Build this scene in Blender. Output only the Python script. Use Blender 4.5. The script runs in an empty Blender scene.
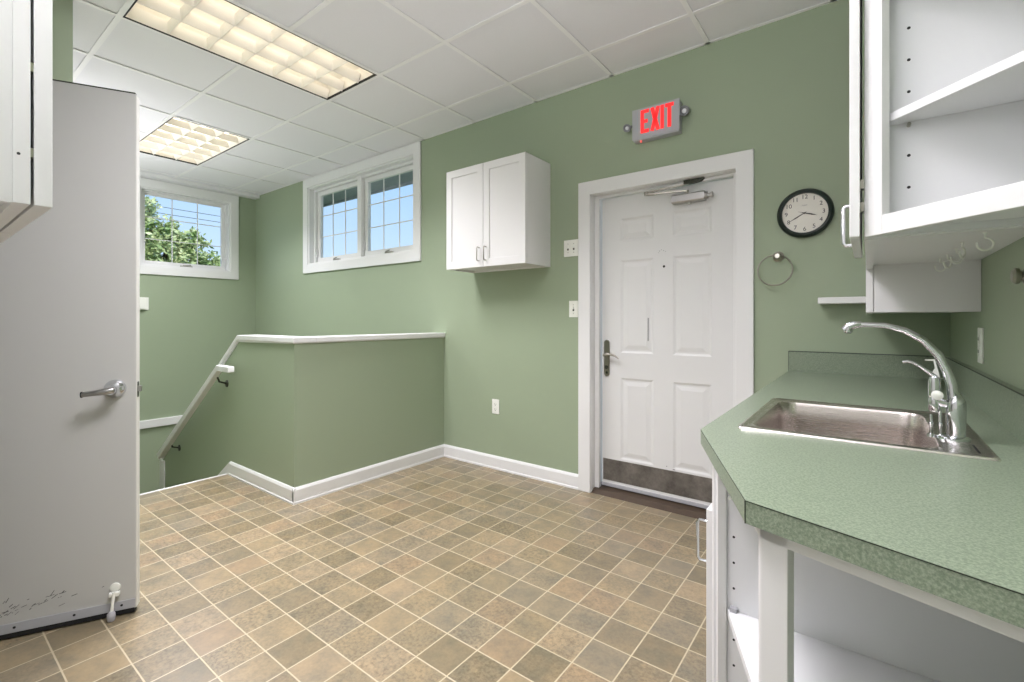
import bpy, bmesh, math, random
from mathutils import Vector, Matrix
from mathutils.geometry import tessellate_polygon
random.seed(7)
scene = bpy.context.scene
COL = scene.collection
PI = math.pi

# ------------------------------------------------------------------ materials
def lin(c):
    out = []
    for v in c[:3]:
        v = v / 255.0
        out.append(v / 12.92 if v <= 0.04045 else ((v + 0.055) / 1.055) ** 2.4)
    return (*out, 1.0)

def new_mat(name):
    m = bpy.data.materials.new(name)
    m.use_nodes = True
    nt = m.node_tree
    return m, nt, nt.nodes['Principled BSDF']

def N(nt, typ, **kw):
    n = nt.nodes.new(typ)
    for k, v in kw.items():
        setattr(n, k, v)
    return n

def pos(nt):
    return N(nt, 'ShaderNodeNewGeometry').outputs['Position']

def plain(name, rgb, rough=0.5, metal=0.0, var=0.04, scale=3.0, bump=0.0, bscale=200.0, coat=0.0):
    """paint or metal with a slight procedural tone variation and optional fine bump"""
    m, nt, b = new_mat(name)
    c = lin(rgb)
    no = N(nt, 'ShaderNodeTexNoise')
    no.inputs['Scale'].default_value = scale
    no.inputs['Detail'].default_value = 4
    nt.links.new(pos(nt), no.inputs['Vector'])
    mix = N(nt, 'ShaderNodeMix', data_type='RGBA')
    mix.inputs['A'].default_value = tuple(x * (1 - var) for x in c[:3]) + (1,)
    mix.inputs['B'].default_value = tuple(min(1, x * (1 + var)) for x in c[:3]) + (1,)
    nt.links.new(no.outputs['Fac'], mix.inputs['Factor'])
    nt.links.new(mix.outputs['Result'], b.inputs['Base Color'])
    b.inputs['Roughness'].default_value = rough
    b.inputs['Metallic'].default_value = metal
    b.inputs['Coat Weight'].default_value = coat
    if bump:
        n2 = N(nt, 'ShaderNodeTexNoise')
        n2.inputs['Scale'].default_value = bscale
        nt.links.new(pos(nt), n2.inputs['Vector'])
        bp = N(nt, 'ShaderNodeBump')
        bp.inputs['Strength'].default_value = bump
        bp.inputs['Distance'].default_value = 0.002
        nt.links.new(n2.outputs['Fac'], bp.inputs['Height'])
        nt.links.new(bp.outputs['Normal'], b.inputs['Normal'])
    return m

def emit(name, rgb, strength):
    m, nt, b = new_mat(name)
    b.inputs['Base Color'].default_value = lin(rgb)
    b.inputs['Emission Color'].default_value = lin(rgb)
    b.inputs['Emission Strength'].default_value = strength
    return m

M = {}
M['green'] = plain('green_wall_paint', (152, 166, 140), 0.55, var=0.03, scale=1.2, bump=0.25, bscale=350)
M['white'] = plain('white_cabinet_paint', (226, 226, 225), 0.38, var=0.015, bump=0.06, bscale=120)
M['trim'] = plain('white_trim_paint', (228, 229, 228), 0.4, var=0.015)
M['inner'] = plain('white_cabinet_inside', (222, 223, 224), 0.5, var=0.015)
M['doorpaint'] = plain('grey_steel_door_paint', (192, 193, 189), 0.42, var=0.02, scale=2)
M['dooredge'] = plain('pale_door_edge_paint', (222, 222, 216), 0.45)
M['exitdoor'] = plain('white_door_paint', (222, 223, 222), 0.4, var=0.02, scale=5)
M['tile'] = plain('ceiling_tile', (238, 238, 241), 0.9, var=0.03, scale=220, bump=0.5, bscale=500)
M['tbar'] = plain('ceiling_bar', (246, 246, 246), 0.5)
M['chrome'] = plain('chrome', (215, 217, 220), 0.07, 1.0, var=0.01)
M['nickel'] = plain('brushed_nickel', (165, 162, 152), 0.28, 1.0, var=0.05, scale=40)
M['alum'] = plain('aluminium', (178, 178, 176), 0.3, 1.0, var=0.03, scale=30)
M['dark'] = plain('dark_gap', (26, 27, 28), 0.7)
M['black'] = plain('black_plastic', (10, 30, 25), 0.3)
M['plate'] = plain('white_plastic', (236, 238, 230), 0.4, var=0.01)
M['greyplas'] = plain('grey_plastic', (176, 178, 182), 0.45)
M['brown'] = plain('dark_wood_threshold', (72, 58, 44), 0.5, var=0.25, scale=18)
M['rubber'] = plain('pale_rubber', (172, 172, 176), 0.6)
M['bracket'] = plain('dark_bracket', (52, 56, 46), 0.4, 0.5)
M['clockface'] = plain('clock_dial', (226, 224, 214), 0.5, var=0.01)
M['ink'] = plain('black_ink', (30, 30, 32), 0.6)
M['ext'] = plain('exterior_soffit', (176, 180, 188), 0.8, var=0.15, scale=12)
M['ground'] = plain('lawn_ground', (108, 122, 84), 0.9, var=0.2, scale=1)
M['bark'] = plain('bark', (104, 92, 78), 0.9, var=0.3, scale=12)
M['wire'] = plain('black_cable', (40, 42, 48), 0.6)
M['scuff'] = plain('scuff_mark', (84, 84, 84), 0.7, var=0.3, scale=60)
M['reflector'] = plain('fixture_reflector', (246, 242, 234), 0.5, var=0.01)
M['lettered'] = emit('exit_letter_red', (255, 40, 40), 0.75)
M['led'] = emit('red_indicator', (255, 70, 60), 5.0)
M['lamphead'] = plain('lamp_head_grey', (128, 130, 134), 0.4)
M['lens'] = plain('lamp_lens', (225, 228, 232), 0.15, var=0.01)

def steel_mat():
    m, nt, b = new_mat('brushed_stainless')
    tc = N(nt, 'ShaderNodeTexCoord')
    mp = N(nt, 'ShaderNodeMapping')
    mp.inputs['Scale'].default_value = (6, 260, 260)
    nt.links.new(tc.outputs['Object'], mp.inputs['Vector'])
    no = N(nt, 'ShaderNodeTexNoise')
    no.inputs['Scale'].default_value = 3
    nt.links.new(mp.outputs['Vector'], no.inputs['Vector'])
    b.inputs['Base Color'].default_value = lin((216, 208, 204))
    b.inputs['Metallic'].default_value = 1
    mr = N(nt, 'ShaderNodeMapRange')
    mr.inputs['To Min'].default_value = 0.2
    mr.inputs['To Max'].default_value = 0.32
    nt.links.new(no.outputs['Fac'], mr.inputs['Value'])
    nt.links.new(mr.outputs['Result'], b.inputs['Roughness'])
    return m
M['steel'] = steel_mat()

def kick_mat():
    m, nt, b = new_mat('worn_kick_plate')
    no = N(nt, 'ShaderNodeTexNoise')
    no.inputs['Scale'].default_value = 9
    no.inputs['Detail'].default_value = 8
    no.inputs['Roughness'].default_value = 0.7
    nt.links.new(pos(nt), no.inputs['Vector'])
    cr = N(nt, 'ShaderNodeValToRGB')
    cr.color_ramp.elements[0].position = 0.35
    cr.color_ramp.elements[0].color = lin((98, 94, 90))
    cr.color_ramp.elements[1].position = 0.7
    cr.color_ramp.elements[1].color = lin((150, 146, 140))
    nt.links.new(no.outputs['Fac'], cr.inputs['Fac'])
    nt.links.new(cr.outputs['Color'], b.inputs['Base Color'])
    b.inputs['Metallic'].default_value = 0.55
    b.inputs['Roughness'].default_value = 0.45
    return m
M['kick'] = kick_mat()

def laminate_mat():
    m, nt, b = new_mat('green_speckled_laminate')
    p = pos(nt)
    n1 = N(nt, 'ShaderNodeTexNoise'); n1.inputs['Scale'].default_value = 260; n1.inputs['Detail'].default_value = 4
    n2 = N(nt, 'ShaderNodeTexNoise'); n2.inputs['Scale'].default_value = 560; n2.inputs['Detail'].default_value = 2
    nt.links.new(p, n1.inputs['Vector']); nt.links.new(p, n2.inputs['Vector'])
    c1 = N(nt, 'ShaderNodeValToRGB')
    e = c1.color_ramp.elements
    e[0].position = 0.38; e[0].color = lin((114, 129, 108))
    e[1].position = 0.62; e[1].color = lin((143, 155, 134))
    nt.links.new(n1.outputs['Fac'], c1.inputs['Fac'])
    c2 = N(nt, 'ShaderNodeValToRGB')
    e = c2.color_ramp.elements
    e[0].position = 0.36; e[0].color = (0.7, 0.7, 0.7, 1)
    e[1].position = 0.5; e[1].color = (1, 1, 1, 1)
    x = e.new(0.68); x.color = (1.25, 1.22, 1.2, 1)
    nt.links.new(n2.outputs['Fac'], c2.inputs['Fac'])
    mix = N(nt, 'ShaderNodeMix', data_type='RGBA', blend_type='MULTIPLY')
    mix.inputs['Factor'].default_value = 0.55
    nt.links.new(c1.outputs['Color'], mix.inputs['A']); nt.links.new(c2.outputs['Color'], mix.inputs['B'])
    nt.links.new(mix.outputs['Result'], b.inputs['Base Color'])
    b.inputs['Roughness'].default_value = 0.34
    return m
M['laminate'] = laminate_mat()
M['seam'] = plain('dark_seam', (38, 48, 38), 0.5)

def floor_mat():
    m, nt, b = new_mat('vinyl_floor_tiles')
    L = nt.links.new
    sep = N(nt, 'ShaderNodeSeparateXYZ'); L(pos(nt), sep.inputs[0])
    def math_(op, a, bb=None, c=None):
        n = N(nt, 'ShaderNodeMath', operation=op)
        for i, v in enumerate((a, bb, c)):
            if v is None: continue
            if isinstance(v, (int, float)): n.inputs[i].default_value = v
            else: L(v, n.inputs[i])
        return n.outputs[0]
    def axis(o, off, pitch):
        t = math_('DIVIDE', math_('SUBTRACT', o, off), pitch)
        fl = math_('FLOOR', t)
        fr = math_('SUBTRACT', t, fl)
        d = math_('MULTIPLY', math_('MINIMUM', fr, math_('SUBTRACT', 1.0, fr)), pitch)
        return fl, d
    fx, dx = axis(sep.outputs[0], -1.413, 0.1495)
    fy, dy = axis(sep.outputs[1], 1.414, 0.153)
    wob = N(nt, 'ShaderNodeTexNoise'); wob.inputs['Scale'].default_value = 60
    L(pos(nt), wob.inputs['Vector'])
    d = math_('ADD', math_('MINIMUM', dx, dy), math_('MULTIPLY', math_('SUBTRACT', wob.outputs['Fac'], 0.5), 0.0015))
    gm = N(nt, 'ShaderNodeMapRange', interpolation_type='SMOOTHSTEP')
    gm.inputs['From Min'].default_value = 0.0016; gm.inputs['From Max'].default_value = 0.0034
    L(d, gm.inputs['Value'])
    cmb = N(nt, 'ShaderNodeCombineXYZ'); L(fx, cmb.inputs[0]); L(fy, cmb.inputs[1])
    wn = N(nt, 'ShaderNodeTexWhiteNoise', noise_dimensions='2D'); L(cmb.outputs[0], wn.inputs['Vector'])
    # per tile offset for the mottling
    off = N(nt, 'ShaderNodeVectorMath', operation='MULTIPLY_ADD')
    L(wn.outputs['Color'], off.inputs[0]); off.inputs[1].default_value = (40, 40, 40); L(pos(nt), off.inputs[2])
    n1 = N(nt, 'ShaderNodeTexNoise'); n1.inputs['Scale'].default_value = 11; n1.inputs['Detail'].default_value = 8; n1.inputs['Roughness'].default_value = 0.65
    n2 = N(nt, 'ShaderNodeTexNoise'); n2.inputs['Scale'].default_value = 75; n2.inputs['Detail'].default_value = 6; n2.inputs['Roughness'].default_value = 0.7
    L(off.outputs[0], n1.inputs['Vector']); L(off.outputs[0], n2.inputs['Vector'])
    base = N(nt, 'ShaderNodeValToRGB'); base.color_ramp.interpolation = 'CONSTANT'
    e = base.color_ramp.elements
    cols = [(0.0, (135, 125, 102)), (0.16, (124, 115, 93)), (0.36, (139, 128, 104)), (0.5, (132, 124, 105)),
            (0.64, (145, 133, 110)), (0.76, (128, 119, 98)), (0.9, (141, 127, 104))]
    e[0].position = 0; e[0].color = lin(cols[0][1]); e[1].position = cols[1][0]; e[1].color = lin(cols[1][1])
    for p_, c_ in cols[2:]:
        x = e.new(p_); x.color = lin(c_)
    L(wn.outputs['Value'], base.inputs['Fac'])
    mot = N(nt, 'ShaderNodeValToRGB')
    e = mot.color_ramp.elements
    e[0].position = 0.34; e[0].color = (0.78, 0.8, 0.82, 1)
    e[1].position = 0.64; e[1].color = (1.3, 1.18, 1.05, 1)
    L(n1.outputs['Fac'], mot.inputs['Fac'])
    m1 = N(nt, 'ShaderNodeMix', data_type='RGBA', blend_type='MULTIPLY'); m1.inputs['Factor'].default_value = 0.75
    L(base.outputs['Color'], m1.inputs['A']); L(mot.outputs['Color'], m1.inputs['B'])
    sp = N(nt, 'ShaderNodeValToRGB')
    e = sp.color_ramp.elements
    e[0].position = 0.34; e[0].color = (0.55, 0.54, 0.52, 1)
    e[1].position = 0.52; e[1].color = (1, 1, 1, 1)
    x = e.new(0.7); x.color = (1.35, 1.33, 1.28, 1)
    L(n2.outputs['Fac'], sp.inputs['Fac'])
    m2 = N(nt, 'ShaderNodeMix', data_type='RGBA', blend_type='MULTIPLY')
    # each tile is more or less speckled
    sf = N(nt, 'ShaderNodeMapRange'); sf.inputs['To Min'].default_value = 0.15; sf.inputs['To Max'].default_value = 0.9
    sc = N(nt, 'ShaderNodeSeparateColor'); L(wn.outputs['Color'], sc.inputs[0]); L(sc.outputs[1], sf.inputs['Value'])
    L(sf.outputs['Result'], m2.inputs['Factor'])
    L(m1.outputs['Result'], m2.inputs['A']); L(sp.outputs['Color'], m2.inputs['B'])
    m3 = N(nt, 'ShaderNodeMix', data_type='RGBA')
    m3.inputs['A'].default_value = lin((188, 176, 148))
    L(gm.outputs['Result'], m3.inputs['Factor']); L(m2.outputs['Result'], m3.inputs['B'])
    L(m3.outputs['Result'], b.inputs['Base Color'])
    b.inputs['Roughness'].default_value = 0.30
    bp = N(nt, 'ShaderNodeBump'); bp.inputs['Strength'].default_value = 0.35; bp.inputs['Distance'].default_value = 0.0015
    hh = math_('ADD', math_('MULTIPLY', gm.outputs['Result'], 1.0), math_('MULTIPLY', n2.outputs['Fac'], 0.5))
    L(hh, bp.inputs['Height']); L(bp.outputs['Normal'], b.inputs['Normal'])
    return m
M['floor'] = floor_mat()

def glass_mat():
    m = bpy.data.materials.new('window_glass'); m.use_nodes = True
    nt = m.node_tree; nt.nodes.clear()
    out = N(nt, 'ShaderNodeOutputMaterial')
    tr = N(nt, 'ShaderNodeBsdfTransparent'); tr.inputs['Color'].default_value = (0.97, 0.98, 0.98, 1)
    gl = N(nt, 'ShaderNodeBsdfGlossy'); gl.inputs['Roughness'].default_value = 0.02
    fr = N(nt, 'ShaderNodeLayerWeight'); fr.inputs['Blend'].default_value = 0.5
    pw = N(nt, 'ShaderNodeMath', operation='POWER'); pw.inputs[1].default_value = 5; nt.links.new(fr.outputs['Facing'], pw.inputs[0])
    mx = N(nt, 'ShaderNodeMixShader')
    nt.links.new(pw.outputs[0], mx.inputs[0]); nt.links.new(tr.outputs[0], mx.inputs[1]); nt.links.new(gl.outputs[0], mx.inputs[2])
    nt.links.new(mx.outputs[0], out.inputs[0])
    return m
M['glass'] = glass_mat()

def leaf_mat(name, a, b_):
    m, nt, b = new_mat(name)
    oi = N(nt, 'ShaderNodeTexNoise'); oi.inputs['Scale'].default_value = 2.2; oi.inputs['Detail'].default_value = 6
    oi.inputs['Roughness'].default_value = 0.8
    nt.links.new(pos(nt), oi.inputs['Vector'])
    cr = N(nt, 'ShaderNodeValToRGB')
    cr.color_ramp.elements[0].position = 0.38; cr.color_ramp.elements[0].color = lin(a)
    cr.color_ramp.elements[1].position = 0.62; cr.color_ramp.elements[1].color = lin(b_)
    nt.links.new(oi.outputs['Fac'], cr.inputs['Fac'])
    nt.links.new(cr.outputs['Color'], b.inputs['Base Color'])
    b.inputs['Roughness'].default_value = 0.35
    b.inputs['Transmission Weight'].default_value = 0.0
    return m
M['leaf'] = leaf_mat('tree_leaf', (130, 160, 92), (228, 234, 186))
M['needle'] = leaf_mat('conifer_needle', (52, 76, 60), (86, 110, 84))

# ------------------------------------------------------------------ geometry helpers
class MB:
    def __init__(s):
        s.bm = bmesh.new(); s.smooth = False
    def poly(s, pts, f):
        vs = [s.bm.verts.new(p) for p in pts]
        for q in f:
            try: s.bm.faces.new([vs[i] for i in q])
            except ValueError: pass
        return vs
    def box(s, x0, x1, y0, y1, z0, z1):
        x0, x1 = sorted((x0, x1)); y0, y1 = sorted((y0, y1)); z0, z1 = sorted((z0, z1))
        s.poly([(x0,y0,z0),(x1,y0,z0),(x1,y1,z0),(x0,y1,z0),(x0,y0,z1),(x1,y0,z1),(x1,y1,z1),(x0,y1,z1)],
               [(0,3,2,1),(4,5,6,7),(0,1,5,4),(1,2,6,5),(2,3,7,6),(3,0,4,7)])
        return s
    def obox(s, o, u, v, w, a, b, c):
        """box from corner o along unit dirs u,v,w with lengths a,b,c"""
        o, u, v, w = map(Vector, (o, u, v, w))
        P = [o, o+u*a, o+u*a+v*b, o+v*b]
        P = P + [p + w*c for p in P]
        s.poly(P, [(0,3,2,1),(4,5,6,7),(0,1,5,4),(1,2,6,5),(2,3,7,6),(3,0,4,7)])
        return s
    def prism(s, pts2, a0, a1, axis='z', holes=()):
        """extrude 2D outline (with holes) along an axis; for axis 'y' pts are (x,z), for 'x' (y,z)"""
        loops = [list(pts2)] + [list(h) for h in holes]
        def to3(p, a):
            if axis == 'z': return Vector((p[0], p[1], a))
            if axis == 'y': return Vector((p[0], a, p[1]))
            return Vector((a, p[0], p[1]))
        tri = tessellate_polygon([[Vector((p[0], p[1], 0)) for p in l] for l in loops])
        flat = [p for l in loops for p in l]
        lo = [s.bm.verts.new(to3(p, a0)) for p in flat]
        hi = [s.bm.verts.new(to3(p, a1)) for p in flat]
        for t in tri:
            try:
                s.bm.faces.new([lo[i] for i in t]); s.bm.faces.new([hi[i] for i in reversed(t)])
            except ValueError: pass
        k = 0
        for l in loops:
            n = len(l)
            for i in range(n):
                j = (i+1) % n
                s.bm.faces.new([lo[k+i], lo[k+j], hi[k+j], hi[k+i]])
            k += n
        return s
    def tube(s, pts, r, seg=12, cap=True, squash=None):
        pts = [Vector(p) for p in pts]
        rs = r if isinstance(r, (list, tuple)) else [r]*len(pts)
        rings = []
        up = None
        for i, p in enumerate(pts):
            d = (pts[min(i+1, len(pts)-1)] - pts[max(i-1, 0)]).normalized()
            if up is None:
                up = Vector((0,0,1)) if abs(d.z) < 0.9 else Vector((0,1,0))
            a = d.cross(up).normalized(); b = a.cross(d).normalized(); up = b
            ring = []
            for k in range(seg):
                t = 2*PI*k/seg
                ring.append(s.bm.verts.new(p + (a*math.cos(t) + b*math.sin(t)*(squash or 1))*rs[i]))
            rings.append(ring)
        for A, B in zip(rings, rings[1:]):
            for k in range(seg):
                s.bm.faces.new([A[k], A[(k+1)%seg], B[(k+1)%seg], B[k]])
        if cap:
            s.bm.faces.new(list(reversed(rings[0]))); s.bm.faces.new(rings[-1])
        s.smooth = True
        return s
    def ring(s, c, n, R, r, seg=40, seg2=10, flat=1.0):
        c, n = Vector(c), Vector(n).normalized()
        a = n.orthogonal().normalized(); b = n.cross(a)
        rings = []
        for i in range(seg):
            t = 2*PI*i/seg; d = a*math.cos(t)+b*math.sin(t)
            rings.append([s.bm.verts.new(c + d*(R + r*math.cos(2*PI*k/seg2)) + n*r*flat*math.sin(2*PI*k/seg2)) for k in range(seg2)])
        for i in range(seg):
            A, B = rings[i], rings[(i+1)%seg]
            for k in range(seg2):
                s.bm.faces.new([A[k], A[(k+1)%seg2], B[(k+1)%seg2], B[k]])
        s.smooth = True
        return s
    def lathe(s, c, axis, prof, seg=28):
        """prof: list of (distance along axis, radius)"""
        c, n = Vector(c), Vector(axis).normalized()
        a = n.orthogonal().normalized(); b = n.cross(a)
        rings = []
        for h, r in prof:
            rings.append([s.bm.verts.new(c + n*h + (a*math.cos(2*PI*k/seg)+b*math.sin(2*PI*k/seg))*max(r, 1e-5)) for k in range(seg)])
        for A, B in zip(rings, rings[1:]):
            for k in range(seg):
                s.bm.faces.new([A[k], A[(k+1)%seg], B[(k+1)%seg], B[k]])
        s.bm.faces.new(list(reversed(rings[0]))); s.bm.faces.new(rings[-1])
        s.smooth = True
        return s

def setp(o, label=None, cat=None, group=None, kind=None):
    if label: o['label'] = label
    if cat: o['category'] = cat
    if group: o['group'] = group
    if kind: o['kind'] = kind
    return o

def obj(name, mb, mat, parent=None, bevel=0.0, label=None, smooth=None, weld=False):
    bm = mb.bm
    if weld: bmesh.ops.remove_doubles(bm, verts=bm.verts, dist=1e-5)
    bmesh.ops.recalc_face_normals(bm, faces=bm.faces)
    xs = [v.co for v in bm.verts]
    c = Vector([(min(v[i] for v in xs)+max(v[i] for v in xs))/2 for i in range(3)])
    bmesh.ops.translate(bm, verts=bm.verts, vec=-c)
    me = bpy.data.meshes.new(name)
    sm = mb.smooth if smooth is None else smooth
    for f in bm.faces: f.smooth = sm
    bm.to_mesh(me); bm.free()
    if sm: me.set_sharp_from_angle(angle=math.radians(38))
    me.materials.append(M[mat] if isinstance(mat, str) else mat)
    o = bpy.data.objects.new(name, me); COL.objects.link(o)
    o.location = c
    if parent:
        o.parent = parent
        w = Matrix.Identity(4); p = parent; chain = []
        while p: chain.append(p); p = p.parent
        for p in reversed(chain): w = w @ p.matrix_parent_inverse @ p.matrix_basis
        o.matrix_parent_inverse = w.inverted()
    if bevel:
        b = o.modifiers.new('bevel', 'BEVEL'); b.width = bevel; b.segments = 2; b.limit_method = 'ANGLE'
        b.angle_limit = math.radians(50); b.harden_normals = False
    if label: o['label'] = label
    return o

def thing(name, loc, label, cat, group=None, kind=None):
    o = bpy.data.objects.new(name, None); COL.objects.link(o)
    o.empty_display_size = 0.1; o.location = loc
    return setp(o, label, cat, group, kind)

def B(*a): return MB().box(*a)

# ------------------------------------------------------------------ room dimensions
D = 2.885      # back wall
XL = -6.42     # left wall
XR = 0.29      # right wall
YF = -0.20     # front wall (behind the camera)
C = 2.79       # ceiling
XS = -2.85     # wall stub by the entry
YS = 0.49
FX = -3.90     # floor edge at the stairs
HX, HY = -2.93, 1.555
ZL = -1.26     # stair landing
T = 0.15

# floor
f = MB()
f.prism([(-2.93-0.0, YF-1.4), (XR, YF-1.4), (XR, D+0.3), (HX-0.10, D+0.3), (HX-0.10, HY+0.10), (FX, HY+0.10), (FX, YS), (XS, YS), (XS, YF-1.4)], -0.06, 0.0)
setp(obj('floor', f, 'floor'), 'beige and olive square vinyl tile floor', 'floor', kind='structure')
f = MB().box(XL-T, HX-0.12, YS-T, D+T, ZL-0.1, ZL)
setp(obj('floor_landing', f, 'floor'), 'lower stair landing floor', 'floor', kind='structure')

# back wall with window 2 and the exit door
W2 = (-5.12, -3.31, 1.80, 2.69)
DR = (-1.51, -0.601, 0.0, 2.026)
w = MB().prism([(XL-T, ZL-0.1), (XR+T, ZL-0.1), (XR+T, C+0.25), (XL-T, C+0.25)], D, D+T, 'y',
    holes=[[(W2[0], W2[2]), (W2[1], W2[2]), (W2[1], W2[3]), (W2[0], W2[3])], [(DR[0]-0.014, -0.03), (DR[1]+0.014, -0.03), (DR[1]+0.014, DR[3]+0.014), (DR[0]-0.014, DR[3]+0.014)]])
setp(obj('wall_back', w, 'green'), 'long green wall with exit door, hanging cabinet and double window', 'wall', kind='structure')
# left wall with window 1
W1 = (1.65, 2.58, 1.775, 2.655)
w = MB().prism([(YS-T, ZL-0.1), (D, ZL-0.1), (D, C+0.25), (YS-T, C+0.25)], XL-T, XL, 'x',
    holes=[[(W1[0], W1[2]), (W1[1], W1[2]), (W1[1], W1[3]), (W1[0], W1[3])]])
setp(obj('wall_left', w, 'green'), 'green end wall of stairwell with small high window', 'wall', kind='structure')
setp(obj('wall_right', B(XR, XR+T, YF-T, D, -0.06, C+0.25), 'green'), 'green wall behind sink counter', 'wall', kind='structure')
w = MB().prism([(XS-T, -0.06), (XR+T, -0.06), (XR+T, C+0.25), (XS-T, C+0.25)], YF-T, YF, 'y',
    holes=[[(-2.79, 0.0), (-1.87, 0.0), (-1.87, 2.11), (-2.79, 2.11)]])
setp(obj('wall_front', w, 'trim'), 'unseen wall behind camera with entry doorway, white chosen for bounce light', 'wall', kind='structure')  # white instead of green, to bounce neutral light onto the cabinets
w = MB().box(XS-T, XS, YF, YS, -0.06, C+0.25).box(XL-T, XS-T, YS-T, YS, ZL-0.1, C+0.25)
setp(obj('wall_stair', w, 'green'), 'green wall corner by the grey door, running beside the stairs', 'wall', kind='structure')
# hallway beyond the entry doorway
w = MB().box(-3.0, -1.5, YF-1.4-0.1, YF-1.4, -0.06, 2.5).box(-3.1, -3.0, YF-1.5, YF-T, -0.06, 2.5).box(-1.5, -1.4, YF-1.5, YF-T, -0.06, 2.5).box(-3.1, -1.4, YF-1.5, YF-T, 2.5, 2.6)
setp(obj('wall_hall', w, 'green'), 'hallway walls beyond entry doorway', 'wall', kind='structure')

# ceiling: tiles between bars, fixtures in cells
P = 0.607
gx = [-0.75 - P*k for k in range(-2, 11)]      # bar positions
gy = [2.55 - P*k for k in range(-1, 6)]
fix = [('y', -3.178, -2.571, 0.729, 1.943), ('x', -5.606, -4.392, 1.336, 1.943), ('y', -1.357, -0.75, 0.122, 1.336)]
def in_fix(x, y):
    return any(a < x < b and c < y < d for _, a, b, c, d in fix)
tl = MB(); bars = MB()
xs = sorted(set([XL] + [g for g in gx if XL+0.05 < g < XR] + [XR]))
ys = sorted(set([YF] + [g for g in gy if YF+0.05 < g < D] + [D]))
for i in range(len(xs)-1):
    for j in range(len(ys)-1):
        x0, x1, y0, y1 = xs[i], xs[i+1], ys[j], ys[j+1]
        if in_fix((x0+x1)/2, (y0+y1)/2): continue
        tl.box(x0+0.002, x1-0.002, y0+0.002, y1-0.002, C+0.007, C+0.022)
bw = 0.013
for x in xs[1:-1]:
    segs = [(YF, D)]
    for _, a, b_, c_, d_ in fix:
        if a+0.05 < x < b_-0.05: segs = [(YF, c_), (d_, D)]
    for s0, s1 in segs: bars.box(x-bw, x+bw, s0, s1, C, C+0.004)
for y in ys[1:-1]:
    segs = [(XL, XR)]
    for _, a, b_, c_, d_ in fix:
        if c_+0.05 < y < d_-0.05:
            segs = [q for s0, s1 in segs for q in ((s0, a), (b_, s1)) if q[1]-q[0] > 0.01] if all(s0 < a and b_ < s1 for s0, s1 in segs) else \
                   [q for s0, s1 in segs for q in (((s0, a), (b_, s1)) if s0 < a and b_ < s1 else ((s0, s1),))]
    for s0, s1 in segs: bars.box(s0, s1, y-bw, y+bw, C+0.0002, C+0.0042)
for a in ((XL, XR, D-0.02, D), (XL, XR, YF, YF+0.02), (XR-0.02, XR, YF, D)):
    bars.box(*a, C, C+0.004)
ce = setp(obj('ceiling', tl, 'tile'), 'white suspended tile ceiling', 'ceiling', kind='structure')
obj('ceiling_grid', bars, 'tbar', ce)
ob = MB().box(XL-T, XR+T, YF-T, D+T, C+0.25, C+0.35)
setp(obj('ceiling_deck', ob, 'ext'), 'roof deck above suspended ceiling', 'ceiling', kind='structure')
setp(obj('trim_1', MB().box(XL, XL+0.115, YS, D, C-0.038, C+0.006), 'trim', bevel=0.003), 'white soffit board along stairwell end wall', 'trim', kind='structure')

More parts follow.
